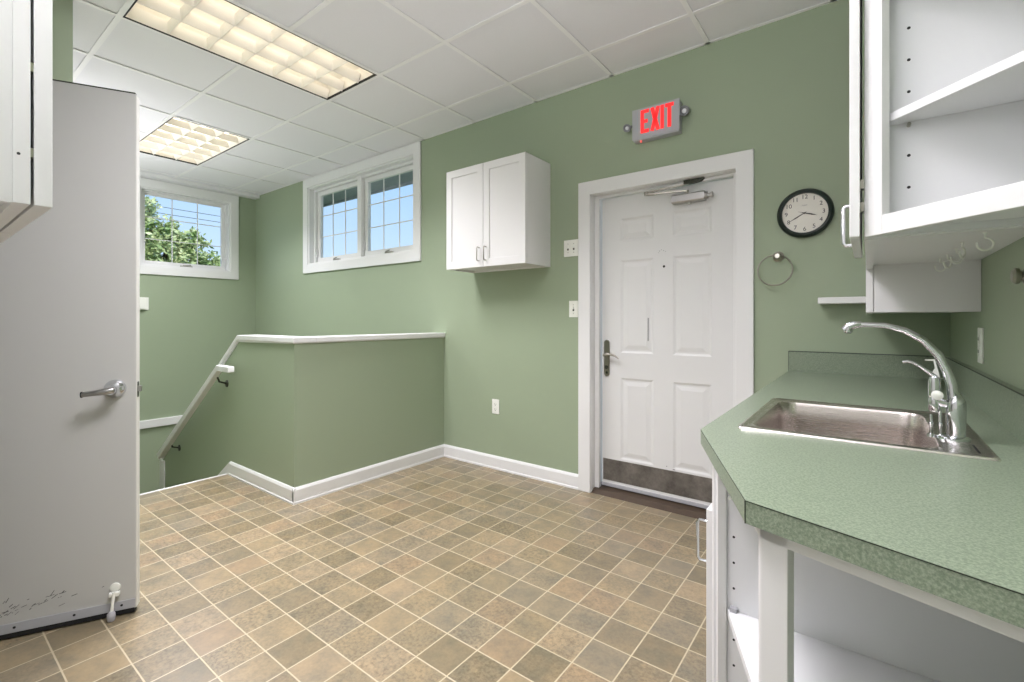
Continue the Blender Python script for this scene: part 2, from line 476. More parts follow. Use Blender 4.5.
# ------------------------------------------------------------------ ceiling light fixtures
def fixture(ori, x0, x1, y0, y1, label, power):
    cx, cy = (x0+x1)/2, (y0+y1)/2
    L_, S_ = 1.214, 0.607
    t = thing('ceiling_light', (cx, cy, C), label, 'ceiling light', group=None)
    # local: long axis = Y, short = X, then rotated
    k = MB()
    h = 0.11
    X0, X1, Y0, Y1 = -S_/2+0.012, S_/2-0.012, -L_/2+0.012, L_/2-0.012
    parts = []
    hs = MB()
    hs.box(X0, X1, Y0, Y1, h, h+0.004)
    hs.box(X0-0.003, X0, Y0, Y1, 0.004, h).box(X1, X1+0.003, Y0, Y1, 0.004, h).box(X0, X1, Y0-0.003, Y0, 0.004, h).box(X0, X1, Y1, Y1+0.003, 0.004, h)
    fr = MB()
    g = 0.007
    fr.box(X0, X1, Y0, Y0+g, -0.001, 0.012).box(X0, X1, Y1-g, Y1, -0.001, 0.012).box(X0, X0+g, Y0, Y1, -0.001, 0.012).box(X1-g, X1, Y0, Y1, -0.001, 0.012)
    lv = MB()
    lx0, lx1, ly0, ly1 = X0+g+0.001, X1-g-0.001, Y0+g+0.001, Y1-g-0.001
    def blade(p0, p1, axis, top, bot, zt):
        # wedge shaped louvre blade: wider at bottom? parabolic, wide at the top
        if axis == 'x':   # blade runs along x at y=p
            y = p0; lv.poly([(lx0,y-bot,0.004),(lx1,y-bot,0.004),(lx1,y-top,zt),(lx0,y-top,zt),(lx0,y+bot,0.004),(lx1,y+bot,0.004),(lx1,y+top,zt),(lx0,y+top,zt)],
                [(0,1,2,3),(4,7,6,5),(0,4,5,1),(3,2,6,7),(0,3,7,4),(1,5,6,2)])
        else:
            x = p0; lv.poly([(x-bot,ly0,0.004),(x-bot,ly1,0.004),(x-top,ly1,zt),(x-top,ly0,zt),(x+bot,ly0,0.004),(x+bot,ly1,0.004),(x+top,ly1,zt),(x+top,ly0,zt)],
                [(0,3,2,1),(4,5,6,7),(0,1,5,4),(3,7,6,2),(0,4,7,3),(1,2,6,5)])
    for i in range(0, 7):
        y = ly0 + (ly1-ly0)*i/6
        if 0 < i < 6: blade(y, None, 'x', 0.014, 0.002, 0.055)
    for i in (1, 2):
        blade(lx0+(lx1-lx0)*i/3, None, 'y', 0.030, 0.003, 0.062)
    # sloped side reflectors
    lv.poly([(lx0,ly0,0.004),(lx0,ly1,0.004),(lx0+0.03,ly1,0.062),(lx0+0.03,ly0,0.062)], [(0,1,2,3)])
    lv.poly([(lx1,ly0,0.004),(lx1,ly1,0.004),(lx1-0.03,ly1,0.062),(lx1-0.03,ly0,0.062)], [(3,2,1,0)])
    tubes = []
    for i in (0.5, 1.5, 2.5):
        x = lx0+(lx1-lx0)*i/3
        tubes.append(MB().tube([(x, Y0+0.03, 0.078), (x, Y1-0.03, 0.078)], 0.013, 12))
    R = Matrix.Rotation(0 if ori == 'y' else PI/2, 4, 'Z')
    Tm = Matrix.Translation((cx, cy, C))
    for nm, mb, mt in (('housing', hs, 'reflector'), ('frame', fr, 'dark'), ('louvre', lv, 'reflector')):
        bmesh.ops.transform(mb.bm, matrix=Tm @ R, verts=mb.bm.verts)
        obj(nm, mb, mt, t)
    for mb in tubes:
        bmesh.ops.transform(mb.bm, matrix=Tm @ R, verts=mb.bm.verts)
        obj('lamp_tube', mb, M['tube'], t)
    la = bpy.data.lights.new('lamp_light', 'AREA'); la.shape = 'RECTANGLE'
    la.size = (x1-x0)-0.08; la.size_y = (y1-y0)-0.08
    la.energy = power; la.color = (1.0, 0.958, 1.03); la.spread = math.radians(SPREAD)
    lo = bpy.data.objects.new('lamp_light', la); COL.objects.link(lo)
    lo.parent = t; lo.location = (0, 0, -0.004)
    return t
SPREAD = 132
M['tube'] = emit('lamp_tube_glow', (255, 245, 226), 2.8)
fixture(*fix[0], 'long louvred ceiling light nearest the camera, lengthwise above the tiled floor', 46)
fixture(*fix[1], 'louvred ceiling light above the stairwell, near the small left window', 36)
fixture(*fix[2], 'louvred ceiling light above the kitchen counter, out of frame', 36)

# ------------------------------------------------------------------ half wall, caps, baseboards, stairs
SL = 0.702
xk = -3.717; xe = -5.39
def capz(x): return 1.03 - max(0, (xk-x))*SL
hw = MB()
hw.box(HX-0.12, HX, HY+0.12, D, ZL, 1.03)
hw.prism([(HX, ZL), (HX, 1.03), (xk, 1.03), (xe, capz(xe)), (xe, ZL)], HY, HY+0.12, 'y')
setp(obj('wall_half', hw, 'green'), 'green half wall around the stairwell', 'wall', kind='structure')
cp = MB()
o_ = 0.018; ct = 0.034
cp.box(HX-0.12-o_, HX+o_, HY+0.12+o_, D, 1.03, 1.03+ct)
cp.prism([(HX+o_, 1.03), (HX+o_, 1.03+ct), (xk, 1.03+ct), (xe-0.02, capz(xe-0.02)+ct*1.1), (xe-0.02, capz(xe-0.02)-0.004), (xk, 1.03)], HY-o_, HY+0.12+o_, 'y')
cp.box(xe-0.012, xe+0.10, HY-0.012, HY+0.132, ZL, capz(xe)-0.01)
setp(obj('trim_2', cp, 'trim', bevel=0.003), 'white cap rail on the half wall, sloping down the stairs', 'trim', kind='structure')
# fascia below the cap
fa = MB()
fa.box(HX, HX+0.006, HY, D, 1.024, 1.03)
fa.prism([(HX+0.006, 1.024), (HX+0.006, 1.03), (xk, 1.03), (xe, capz(xe)), (xe, capz(xe)-0.04), (xk-0.01, 1.024-0.012)], HY-0.010, HY, 'y')
setp(obj('trim_3', fa, 'trim'), 'thin white moulding under half wall cap', 'trim', kind='structure')

def base_profile(bmh, along, a0, a1, face, sgn):
    """baseboard 103 mm high: along='x' runs in x on plane y=face, room side sgn"""
    pr = [(0, 0), (0.018, 0), (0.018, 0.012), (0.014, 0.016), (0.014, 0.086), (0.009, 0.097), (0.005, 0.103), (0, 0.103)]
    pts = [(face + sgn*p[0], p[1]) for p in pr]
    if along == 'x': bmh.prism(pts, a0, a1, 'x')
    else: bmh.prism(pts, a0, a1, 'y')
b = MB(); base_profile(b, 'x', HX, -1.603, D, -1)
setp(obj('baseboard_back', b, 'trim'), 'white baseboard between half wall and exit door', 'baseboard', kind='structure')
b = MB(); base_profile(b, 'y', HY-0.014, D, HX, 1)
setp(obj('baseboard_half_wall', b, 'trim'), 'white baseboard along the half wall', 'baseboard', kind='structure')
b = MB(); base_profile(b, 'x', -3.86, HX+0.016, HY, -1)
b.prism([(-3.8605, 0.0), (-3.8605, 0.0995), (-5.3, 0.103-1.465*0.66), (-5.3, -0.10-1.465*0.66), (-4.0, -0.14), (-3.92, -0.06), (-3.905, 0.0)], HY-0.0135, HY-0.0002, 'y')
setp(obj('baseboard_stair', b, 'trim'), 'white baseboard at the stair head turning into sloping skirt', 'baseboard', kind='structure')
b = MB(); base_profile(b, 'x', -0.50, -0.36, D, -1)
setp(obj('baseboard_right', b, 'trim'), 'short white baseboard right of exit door', 'baseboard', kind='structure')
b = MB(); base_profile(b, 'y', YF, YS, XS, 1)
setp(obj('baseboard_entry', b, 'trim'), 'white baseboard behind the grey door', 'baseboard', kind='structure')
setp(obj('trim_4', B(FX-0.012, FX+0.006, YS, HY-0.014, -0.03, 0.004), 'trim', bevel=0.002), 'pale nosing strip at the stair edge', 'trim', kind='structure')
setp(obj('trim_5', B(XL, XL+0.03, YS, D, -0.03, 0.058), 'trim', bevel=0.004), 'white ledge trim low on the stairwell end wall', 'trim', kind='structure')
st = MB()
n = 7; rise = -ZL/n; run = 0.257
for i in range(1, n):
    x1 = FX - run*(i-1); st.box(x1-run, x1, YS, HY, ZL, -rise*i)
st.box(FX, HX-0.12, YS, HY, ZL, -0.06)
setp(obj('stairs', st, 'floor'), 'stair flight going down behind the floor edge', 'stairs', kind='structure')

# ------------------------------------------------------------------ handrail
t = thing('handrail', (-3.85, 1.475, 0.8), 'sloping white handrail with square end on dark brackets, beside the half wall', 'handrail')
r = MB()
pp = [(-3.62, 0.872), (-3.85, 0.866), (-5.20, -0.062+0.0)]
hh = 0.045
r.prism([(-3.65, 0.798), (-3.65, 0.841), (-3.86, 0.841), (-5.165, -0.045), (-5.125, -0.082), (-3.845, 0.798)], 1.450, 1.495, 'y')
obj('rail', r, 'trim', t, bevel=0.007)
for bx_, bz in ((-3.93, 0.757), (-4.92, 0.10)):
    k = MB().tube([(bx_, 1.553, bz-0.07), (bx_, 1.50, bz-0.05), (bx_, 1.475, bz+0.02)], 0.007, 8)
    k.lathe((bx_, 1.5545, bz-0.07), (0, -1, 0), [(0, 0.028), (0.006, 0.026), (0.009, 0.01)], 16)
    obj('bracket', k, 'bracket', t)

# ------------------------------------------------------------------ windows
def sash_grid(mb, ax, p, a0, a1, z0, z1):
    w_ = 0.009
    for k in (1, 2):
        a = a0 + (a1-a0)*k/3; z = z0 + (z1-z0)*k/3
        if ax == 'x':
            mb.box(a-w_/2, a+w_/2, p-0.004, p+0.004, z0, z1); mb.box(a0, a1, p-0.0035, p+0.0035, z-w_/2, z+w_/2)
        else:
            mb.box(p-0.004, p+0.004, a-w_/2, a+w_/2, z0, z1); mb.box(p-0.0035, p+0.0035, a0, a1, z-w_/2, z+w_/2)
def ring_prism(mb, o, i, a0, a1, axis):
    (ox0, ox1, oz0, oz1), (ix0, ix1, iz0, iz1) = o, i
    mb.prism([(ox0,oz0),(ox1,oz0),(ox1,oz1),(ox0,oz1)], a0, a1, axis, holes=[[(ix0,iz0),(ix1,iz0),(ix1,iz1),(ix0,iz1)]])
def fitting(name, mb, mat, parent): return obj(name, mb, mat, parent)

# window 2 (double, back wall)
w2 = thing('window_2', (-4.215, D, 1.71), 'wide double window high on the long green wall, showing blue sky', 'window', kind='structure')
m_ = MB(); ring_prism(m_, (-5.213, -3.218, 1.708, 2.785), (W2[0]+0.003, W2[1]-0.003, W2[2]+0.003, W2[3]-0.003), D-0.018, D, 'y')
obj('casing', m_, 'trim', w2, bevel=0.003)
m_ = MB(); ring_prism(m_, (W2[0], W2[1], W2[2], W2[3]), (W2[0]+0.018, W2[1]-0.018, W2[2]+0.018, W2[3]-0.018), D-0.003, D+0.148, 'y')
ring_prism(m_, (W2[0]+0.018, W2[1]-0.018, W2[2]+0.018, W2[3]-0.018), (W2[0]+0.045, W2[1]-0.03, W2[2]+0.032, W2[3]-0.045), D+0.055, D+0.13, 'y')
m_.box(-4.252, -4.182, D+0.045, D+0.135, W2[2]+0.018, W2[3]-0.018)
obj('window_frame', m_, 'trim', w2, bevel=0.003)
for (a0, a1) in ((-5.072, -4.255), (-4.179, -3.345)):
    z0, z1 = 1.835, 2.643
    m_ = MB(); ring_prism(m_, (a0, a1, z0, z1), (a0+0.052, a1-0.052, z0+0.05, z1-0.045), D+0.085, D+0.125, 'y')
    s_ = obj('sash', m_, 'trim', w2, bevel=0.004)
    obj('glass', B(a0+0.05, a1-0.05, D+0.104, D+0.108, z0+0.048, z1-0.043), 'glass', s_)
    g_ = MB(); sash_grid(g_, 'x', D+0.1, a0+0.052, a1-0.052, z0+0.05, z1-0.045)
    obj('muntin_grid', g_, 'trim', s_)
    cx_ = (a0+a1)/2
    k = MB().box(cx_-0.05, cx_+0.05, D+0.055, D+0.084, 1.832, 1.846).tube([(cx_-0.03, D+0.05, 1.848), (cx_+0.04, D+0.04, 1.856)], 0.006, 8)
    obj('crank', k, 'nickel', w2)
    k = MB().box(a0+0.002, a0+0.018, D+0.062, D+0.084, 1.90, 1.98).tube([(a0+0.01, D+0.06, 1.93), (a0+0.012, D+0.045, 1.965)], 0.006, 8)
    obj('latch', k, 'trim', w2)
# window 1 (left wall)
w1 = thing('window_1', (XL, 2.115, 1.685), 'small single window at the stairwell end, showing a leafy tree', 'window', kind='structure')
m_ = MB(); ring_prism(m_, (1.56, 2.67, 1.685, 2.748), (W1[0]+0.003, W1[1]-0.003, W1[2]+0.003, W1[3]-0.003), XL, XL+0.018, 'x')
obj('casing', m_, 'trim', w1, bevel=0.003)
m_ = MB(); ring_prism(m_, W1, (W1[0]+0.018, W1[1]-0.018, W1[2]+0.018, W1[3]-0.018), XL-0.148, XL+0.003, 'x')
ring_prism(m_, (W1[0]+0.018, W1[1]-0.018, W1[2]+0.018, W1[3]-0.018), (W1[0]+0.03, W1[1]-0.03, W1[2]+0.03, W1[3]-0.03), XL-0.13, XL-0.05, 'x')
obj('window_frame', m_, 'trim', w1, bevel=0.003)
a0, a1, z0, z1 = W1[0]+0.028, W1[1]-0.028, W1[2]+0.028, W1[3]-0.028
m_ = MB(); ring_prism(m_, (a0, a1, z0, z1), (a0+0.045, a1-0.045, z0+0.045, z1-0.035), XL-0.12, XL-0.085, 'x')
s_ = obj('sash', m_, 'trim', w1, bevel=0.004)
obj('glass', B(XL-0.105, XL-0.101, a0+0.043, a1-0.043, z0+0.043, z1-0.033), 'glass', s_)
g_ = MB(); sash_grid(g_, 'y', XL-0.098, a0+0.045, a1-0.045, z0+0.045, z1-0.035)
obj('muntin_grid', g_, 'trim', s_)
k = MB().box(XL-0.084, XL-0.055, 2.06, 2.18, z0-0.004, z0+0.012).tube([(XL-0.05, 2.08, z0+0.014), (XL-0.04, 2.16, z0+0.022)], 0.006, 8)
obj('crank', k, 'nickel', w1)
k = MB().box(XL-0.084, XL-0.062, a1-0.02, a1-0.004, z0+0.06, z0+0.15).tube([(XL-0.06, a1-0.012, z0+0.09), (XL-0.045, a1-0.012, z0+0.14)], 0.006, 8)
obj('latch', k, 'trim', w1)

# ------------------------------------------------------------------ exit door
d1 = thing('door_1', (-1.05, 2.975, 0), 'white six-panel exit door with metal kick plate', 'door', kind='structure')
cas = MB()
cas.prism([(-1.603, 0), (-1.603, 2.12), (-0.508, 2.12), (-0.508, 0), (-0.598, 0), (-0.598, 2.029), (-1.513, 2.029), (-1.513, 0)], D-0.02, D, 'y')
obj('casing', cas, 'trim', d1, bevel=0.003)
jm = MB()
jm.prism([(-1.51, 0.0), (-1.51, 2.026), (-0.601, 2.026), (-0.601, 0.0), (-0.585+0.0, 0.0), (-0.585, 2.042), (-1.526, 2.042), (-1.526, 0.0)], D-0.004, D+T+0.02, 'y')
for x0_, x1_ in ((-1.51, -1.4795), (-0.627, -0.601)):
    jm.box(x0_, x1_, D+0.05, D+0.083, 0.02, 2.014)
jm.box(-1.51, -0.601, D+0.05, D+0.083, 2.009, 2.026)
obj('jamb', jm, 'trim', d1, bevel=0.002)
ys_ = D+0.09
SX0, SX1, SZ0, SZ1 = -1.478, -0.628, 0.058, 2.008
cols_ = [(-1.338, -1.112), (-0.985, -0.755)]
rows_ = [(0.236, 0.786), (0.955, 1.578), (1.706, 1.86)]
holes = [[(a, z0_), (b_, z0_), (b_, z1_), (a, z1_)] for a, b_ in cols_ for z0_, z1_ in rows_]
sl = MB()
sl.prism([(SX0, SZ0), (SX1, SZ0), (SX1, SZ1), (SX0, SZ1)], ys_, ys_+0.014, 'y', holes=holes)
sl.box(SX0, SX1, ys_+0.0141, ys_+0.044, SZ0, SZ1)
slab = obj('slab', sl, 'exitdoor', d1)
for a, b_ in cols_:
    for z0_, z1_ in rows_:
        p_ = MB()
        loops = []
        for ins, dep in ((0, 0.0), (0.013, 0.006), (0.024, 0.006), (0.05, 0.001), (0.052, 0.001)):
            ins2 = min(ins, (z1_-z0_)/2-0.01)
            loops.append([p_.bm.verts.new((xx, ys_+dep, zz)) for xx, zz in ((a+ins2, z0_+ins2), (b_-ins2, z0_+ins2), (b_-ins2, z1_-ins2), (a+ins2, z1_-ins2))])
        for A, Bq in zip(loops, loops[1:]):
            for k in range(4): p_.bm.faces.new([A[k], A[(k+1)%4], Bq[(k+1)%4], Bq[k]])
        p_.bm.faces.new(loops[-1])
        obj('door_panel', p_, 'exitdoor', slab)
kp = obj('kick_plate', B(-1.466, -0.64, ys_-0.002, ys_, 0.078, 0.224), 'kick', slab)
for x in (-1.45, -1.26, -1.05, -0.85, -0.66):
    for z in (0.09, 0.212):
        obj('screw', MB().lathe((x, ys_-0.002, z), (0, -1, 0), [(0, 0.004), (0.002, 0.003)], 10), 'chrome', kp)
obj('weatherstrip', B(SX0, SX1, ys_-0.006, ys_+0.04, 0.036, 0.058), 'rubber', slab, bevel=0.002)
obj('threshold', MB().prism([(D-0.006, 0.0), (D+0.03, 0.022), (D+0.16, 0.034), (D+0.16, 0.0)], -1.51, -0.601, 'x'), 'brown', d1)
mk = MB()
mk.lathe((-1.043, ys_, 1.518), (0, -1, 0), [(0, 0.008), (0.003, 0.007), (0.0035, 0.004)], 16)
obj('peephole', mk, 'bracket', slab)
mk = MB()
for x, z, a in ((-1.075, 1.617, 0.006), (-1.062, 1.624, 0.004), (-1.048, 1.617, 0.005), (-1.078, 1.607, 0.003), (-1.034, 1.612, 0.003)):
    mk.box(x, x+a, ys_-0.0006, ys_, z, z+0.003)
mk.box(-1.149, -1.145, ys_-0.0006, ys_+0.0008, 1.04, 1.19)
mk.box(-0.987, -0.972, ys_-0.0006, ys_, 0.232, 0.236); mk.box(-1.028, -1.023, ys_-0.0006, ys_, 0.244, 0.249)
obj('scuff_marks', mk, 'scuff', slab)
# door handle: long escutcheon plate and curved lever
hz0, hz1, hx_ = 0.79, 1.04, -1.437
hp = MB()
pl = []
for k in range(17):
    a = PI*k/16; pl.append((hx_+0.02*math.cos(a), hz1-0.02+0.02*math.sin(a)))
for k in range(17):
    a = PI+PI*k/16; pl.append((hx_+0.02*math.cos(a), hz0+0.02+0.02*math.sin(a)))
hp.prism(pl, ys_-0.009, ys_, 'y')
hnd = obj('door_handle', hp, 'nickel', slab, bevel=0.003)
lv = MB().tube([(hx_, ys_-0.008, 0.935), (hx_, ys_-0.05, 0.937), (hx_+0.012, ys_-0.056, 0.940), (hx_+0.05, ys_-0.056, 0.945), (hx_+0.085, ys_-0.055, 0.936), (hx_+0.11, ys_-0.054, 0.918)], [0.009, 0.009, 0.009, 0.0075, 0.0065, 0.004], 10)
lv.lathe((hx_, ys_-0.009, 0.935), (0, -1, 0), [(0, 0.015), (0.01, 0.012)], 16)
obj('lever', lv, 'nickel', hnd)
kc = MB().lathe((hx_, ys_-0.009, 0.852), (0, -1, 0), [(0, 0.012), (0.006, 0.011), (0.008, 0.008)], 16).lathe((hx_, ys_-0.009, 0.815), (0, -1, 0), [(0, 0.009), (0.003, 0.007)], 14)
obj('keyhole', kc, 'bracket', hnd)
kc = MB().box(-1.4995, -1.498, D+0.058, D+0.08, 0.90, 0.98).box(-1.4995, -1.498, D+0.058, D+0.08, 0.83, 0.87)
obj('strike_plate', kc, 'nickel', d1)
# door closer
cl = obj('door_closer', MB().prism([(ys_-0.052, 1.897), (ys_-0.058, 1.905), (ys_-0.058, 1.942), (ys_-0.050, 1.949), (ys_-0.002, 1.949), (ys_-0.002, 1.897)], -0.978, -0.782, 'x'), 'alum', slab, bevel=0.002)
ec = MB().lathe((-0.782, ys_-0.03, 1.923), (1, 0, 0), [(0, 0.022), (0.012, 0.022), (0.014, 0.012), (0.03, 0.012), (0.032, 0.017), (0.042, 0.017)], 18)
ec.lathe((-0.876, ys_-0.032, 1.899), (0, 0, -1), [(0, 0.015), (0.010, 0.015), (0.013, 0.009)], 18)
obj('closer_fittings', ec, 'alum', cl)
ar = MB()
ar.tube([(-0.89, ys_-0.03, 1.949), (-0.89, ys_-0.03, 1.972)], 0.010, 12)
e_ = Vector((-1.13, ys_-0.075, 1.974))
s0 = Vector((-0.89, ys_-0.03, 1.968)); s1 = Vector((-0.872, D+0.035, 2.004))
def flatbar(mb, p, q, w_, t_):
    d_ = (q-p).normalized(); side = d_.cross(Vector((0,0,1))).normalized(); up_ = side.cross(d_)
    mb.obox(p - side*w_/2 - up_*t_/2, d_, side, up_, (q-p).length, w_, t_)
flatbar(ar, s0, e_, 0.02, 0.007)
flatbar(ar, e_+Vector((0,0,0.009)), s1, 0.016, 0.008)
ar.lathe(e_-Vector((0,0,0.006)), (0, 0, 1), [(0, 0.014), (0.022, 0.014), (0.025, 0.008)], 16)
ar.tube([e_+Vector((0,0,0.0)), e_+Vector((0.05, 0.01, 0.0))], 0.010, 10)
obj('closer_arm', ar, 'nickel', cl)
fb_ = MB().prism([(-0.90, 2.0), (-0.90, 2.024), (-0.78, 2.024), (-0.80, 2.006), (-0.85, 2.0)], D+0.022, D+0.048, 'y')
obj('closer_bracket', fb_, 'bracket', cl)

# ------------------------------------------------------------------ grey steel door (open) and its frame
d2 = thing('door_2', (-2.772, -0.215, 0), 'large grey steel door standing open at the left, lever handle', 'door', kind='structure')
E_ = Vector((-2.353, 0.593, 0)); dr = Vector((0.460, 0.888, 0)).normalized(); nb = Vector((-dr.y, dr.x, 0))   # nb: away from the camera
Wd = 0.90
O2 = E_ - dr*Wd
up = Vector((0, 0, 1))
def dpt(s_, n_, z_):  # s from the free edge towards the hinge, n towards the camera
    return E_ - dr*s_ - nb*n_ + up*z_
dm = MB().obox(O2 + up*0.02, dr, nb, up, Wd, 0.045, 2.068)
slab2 = obj('slab', dm, 'doorpaint', d2, bevel=0.0015)
obj('edge_strip', MB().obox(E_ + nb*0.002 + up*0.02, dr, nb, up, 0.002, 0.042, 2.066), 'dooredge', slab2)
obj('top_channel', MB().obox(O2 + up*2.088, dr, nb, up, Wd-0.002, 0.044, 0.005), 'bracket', slab2)
sw = MB().obox(O2 - nb*0.003 + up*0.024, dr, nb, up, Wd-0.002, 0.003, 0.034)
sweep = obj('door_sweep', sw, 'greyplas', slab2)
obj('sweep_rubber', MB().obox(O2 - nb*0.002 + up*0.006, dr, nb, up, Wd-0.004, 0.044, 0.016), 'dark', sweep)
for s_ in (0.045, 0.19, 0.36, 0.55, 0.75):
    obj('screw', MB().lathe(dpt(s_, 0.003, 0.042), -nb, [(0, 0.0045), (0.001, 0.0045)], 10), 'dark', sweep)
# scuffs low on the door
sq = MB()
rs = random.Random(3)
for i in range(46):
    s_ = 0.22 + rs.random()*0.24 if i < 34 else 0.1+rs.random()*0.5
    z_ = 0.085 + rs.random()*0.055
    l_ = 0.006+rs.random()*0.03; an = rs.uniform(0.1, 1.1)
    u_ = (dr*math.cos(an) + up*math.sin(an)); v_ = (-dr*math.sin(an) + up*math.cos(an))
    sq.obox(dpt(s_, 0.0003, z_), u_, v_, nb, l_*0.6, 0.0012+rs.random()*0.0014, 0.0003)
obj('scuff_marks', sq, 'scuff', slab2)
# lever handle
h2 = MB().lathe(dpt(0.066, 0.0, 0.905), -nb, [(0, 0.036), (0.006, 0.035), (0.014, 0.028), (0.03, 0.018), (0.045, 0.017), (0.058, 0.017)], 32)
lh = obj('lever_handle', h2, 'chrome', slab2)
lb = MB().tube([dpt(0.060, 0.050, 0.906), dpt(0.080, 0.058, 0.903), dpt(0.11, 0.058, 0.899), dpt(0.150, 0.057, 0.895)], [0.017, 0.0165, 0.0135, 0.0115], 16, squash=0.8)
obj('lever', lb, 'alum', lh)
obj('lever_tip', MB().lathe(dpt(0.150, 0.057, 0.895), -dr, [(0, 0.0118), (0.004, 0.0108)], 14), 'dark', lh)
obj('key_cylinder', MB().lathe(dpt(0.066, 0.058, 0.905), -nb, [(0, 0.010), (0.003, 0.009)], 14), 'bracket', lh)
lt = MB().obox(E_ + up*0.865 + nb*0.010, dr, nb, up, 0.0025, 0.024, 0.062)
pl_ = obj('latch_plate', lt, 'bracket', slab2)
obj('latch_bolt', MB().obox(E_ + up*0.888 + nb*0.014, dr, nb, up, 0.014, 0.016, 0.022), 'alum', pl_)
# kick-down door stop
ds = MB()
ds.lathe(dpt(0.066, 0.0, 0.118), -nb, [(0, 0.018), (0.004, 0.017), (0.006, 0.010)], 18)
ds.obox(dpt(0.082, 0.0, 0.088), dr, -nb, up, 0.032, 0.018, 0.014)
stp = obj('door_stop', ds, 'plate', slab2, bevel=0.001)
da = MB().tube([dpt(0.066, 0.014, 0.105), dpt(0.069, 0.022, 0.06), dpt(0.071, 0.028, 0.022)], [0.006, 0.005, 0.006], 10)
obj('stop_arm', da, 'plate', stp)
obj('rubber_foot', MB().lathe(dpt(0.071, 0.028, 0.002), up, [(0, 0.011), (0.012, 0.014), (0.028, 0.013), (0.036, 0.007)], 18), 'rubber', stp)
fr2 = MB()
fr2.prism([(-2.84, 0), (-2.84, 2.16), (-1.82, 2.16), (-1.82, 0), (-1.872, 0), (-1.872, 2.108), (-2.788, 2.108), (-2.788, 0)], YF-T-0.01, YF+0.012, 'y')
obj('door_frame', fr2, 'trim', d2)

# ------------------------------------------------------------------ hanging cabinet on back wall
t = thing('wall_cabinet', (-2.21, 2.73, 1.56), 'white two-door cabinet hanging alone on the green wall left of the exit door', 'cabinet')
cx0, cx1, cy0, cz0, cz1 = -2.585, -1.841, 2.571, 1.56, 2.307
body = MB()
body.box(cx0, cx0+0.018, cy0+0.022, D, cz0, cz1).box(cx1-0.018, cx1, cy0+0.022, D, cz0, cz1)
body.box(cx0+0.018, cx1-0.018, cy0+0.022, D, cz0+0.015, cz0+0.03).box(cx0+0.018, cx1-0.018, cy0+0.022, D, cz1-0.016, cz1).box(cx0+0.018, cx1-0.018, D-0.01, D, cz0, cz1)
body.box(cx0+0.018, cx1-0.018, cy0+0.022, cy0+0.042, cz0, cz0+0.04)
obj('body', body, 'white', t, bevel=0.001)
def shaker(mb, x0, x1, z0, z1, y0, y1, rail=0.055, dep=0.007):
    """shaker door in the xz plane, front at y0"""
    mb.prism([(x0,z0),(x1,z0),(x1,z1),(x0,z1)], y0, y0+dep, 'y', holes=[[(x0+rail,z0+rail),(x1-rail,z0+rail),(x1-rail,z1-rail),(x0+rail,z1-rail)]])
    mb.box(x0, x1, y0+dep, y1, z0, z1)
def pull_xz(x, z0, z1, y, out, r_=0.0042):
    return MB().tube([(x, y, z0), (x, y-out*0.8, z0), (x, y-out, z0+0.008), (x, y-out, z1-0.008), (x, y-out*0.8, z1), (x, y, z1)], r_, 10)
xm = -2.215
for x0_, x1_, px_ in ((cx0, xm-0.002, -2.252), (xm+0.002, cx1, -2.187)):
    m_ = MB(); shaker(m_, x0_, x1_, cz0, cz1, cy0, cy0+0.020)
    dd = obj('door', m_, 'white', t, bevel=0.0015)
    obj('handle', pull_xz(px_, 1.605, 1.702, cy0, 0.028), 'nickel', dd)

# ------------------------------------------------------------------ exit sign with emergency lamps
t = thing('exit_sign', (-1.045, D, 2.31), 'lit red EXIT sign with two small lamp heads above the exit door', 'exit sign')
ex0, ex1, ez0, ez1, ey = -1.192, -0.897, 2.308, 2.495, D-0.062
obj('housing', MB().box(ex0+0.004, ex1-0.004, ey+0.006, D, ez0-0.008, ez1-0.006), 'greyplas', t, bevel=0.004)
obj('face_plate', MB().box(ex0, ex1, ey, ey+0.006, ez0, ez1), 'greyplas', t, bevel=0.001)
W_ = ex1-ex0
def strokes(mb, segs, y0, y1):
    for (xa, za), (xb, zb), th in segs:
        p = Vector((xa, 0, za)); q = Vector((xb, 0, zb)); dd_ = (q-p).normalized(); nn = Vector((-dd_.z, 0, dd_.x))*th/2
        pts = [(v.x, v.z) for v in (p-nn, q-nn, q+nn, p+nn)]
        mb.prism(pts, y0, y1, 'y')
lz0, lz1 = ez0+0.030, ez1-0.014
def LX(fr_): return ex0 + W_*fr_
th = 0.021
letters = []
e0, e1 = LX(0.19), LX(0.37)
letters.append([((e0+th/2, lz0), (e0+th/2, lz1), th), ((e0+th, lz0+th/2), (e1, lz0+th/2), th), ((e0+th, (lz0+lz1)/2), (e1-0.008, (lz0+lz1)/2), th), ((e0+th, lz1-th/2), (e1, lz1-th/2), th)])
x0_, x1_ = LX(0.415), LX(0.585)
letters.append([((x0_+0.006, lz0), (x1_-0.006, lz1), th*1.05), ((x0_+0.006, lz1), (x1_-0.006, lz0), th*1.05)])
letters.append([((LX(0.65), lz0), (LX(0.65), lz1), th)])
t0_, t1_ = LX(0.71), LX(0.885)
letters.append([((t0_, lz1-th/2), (t1_, lz1-th/2), th), (((t0_+t1_)/2, lz0), ((t0_+t1_)/2, lz1-th), th)])
for sg in letters:
    m_ = MB(); strokes(m_, sg, ey-0.0018, ey-0.0002)
    obj('letter', m_, 'lettered', t)
obj('indicator_light', MB().lathe((ex0+0.05, ey+0.02, ez0-0.008), (0, 0, -1), [(0, 0.004), (0.006, 0.003)], 12), 'led', t)
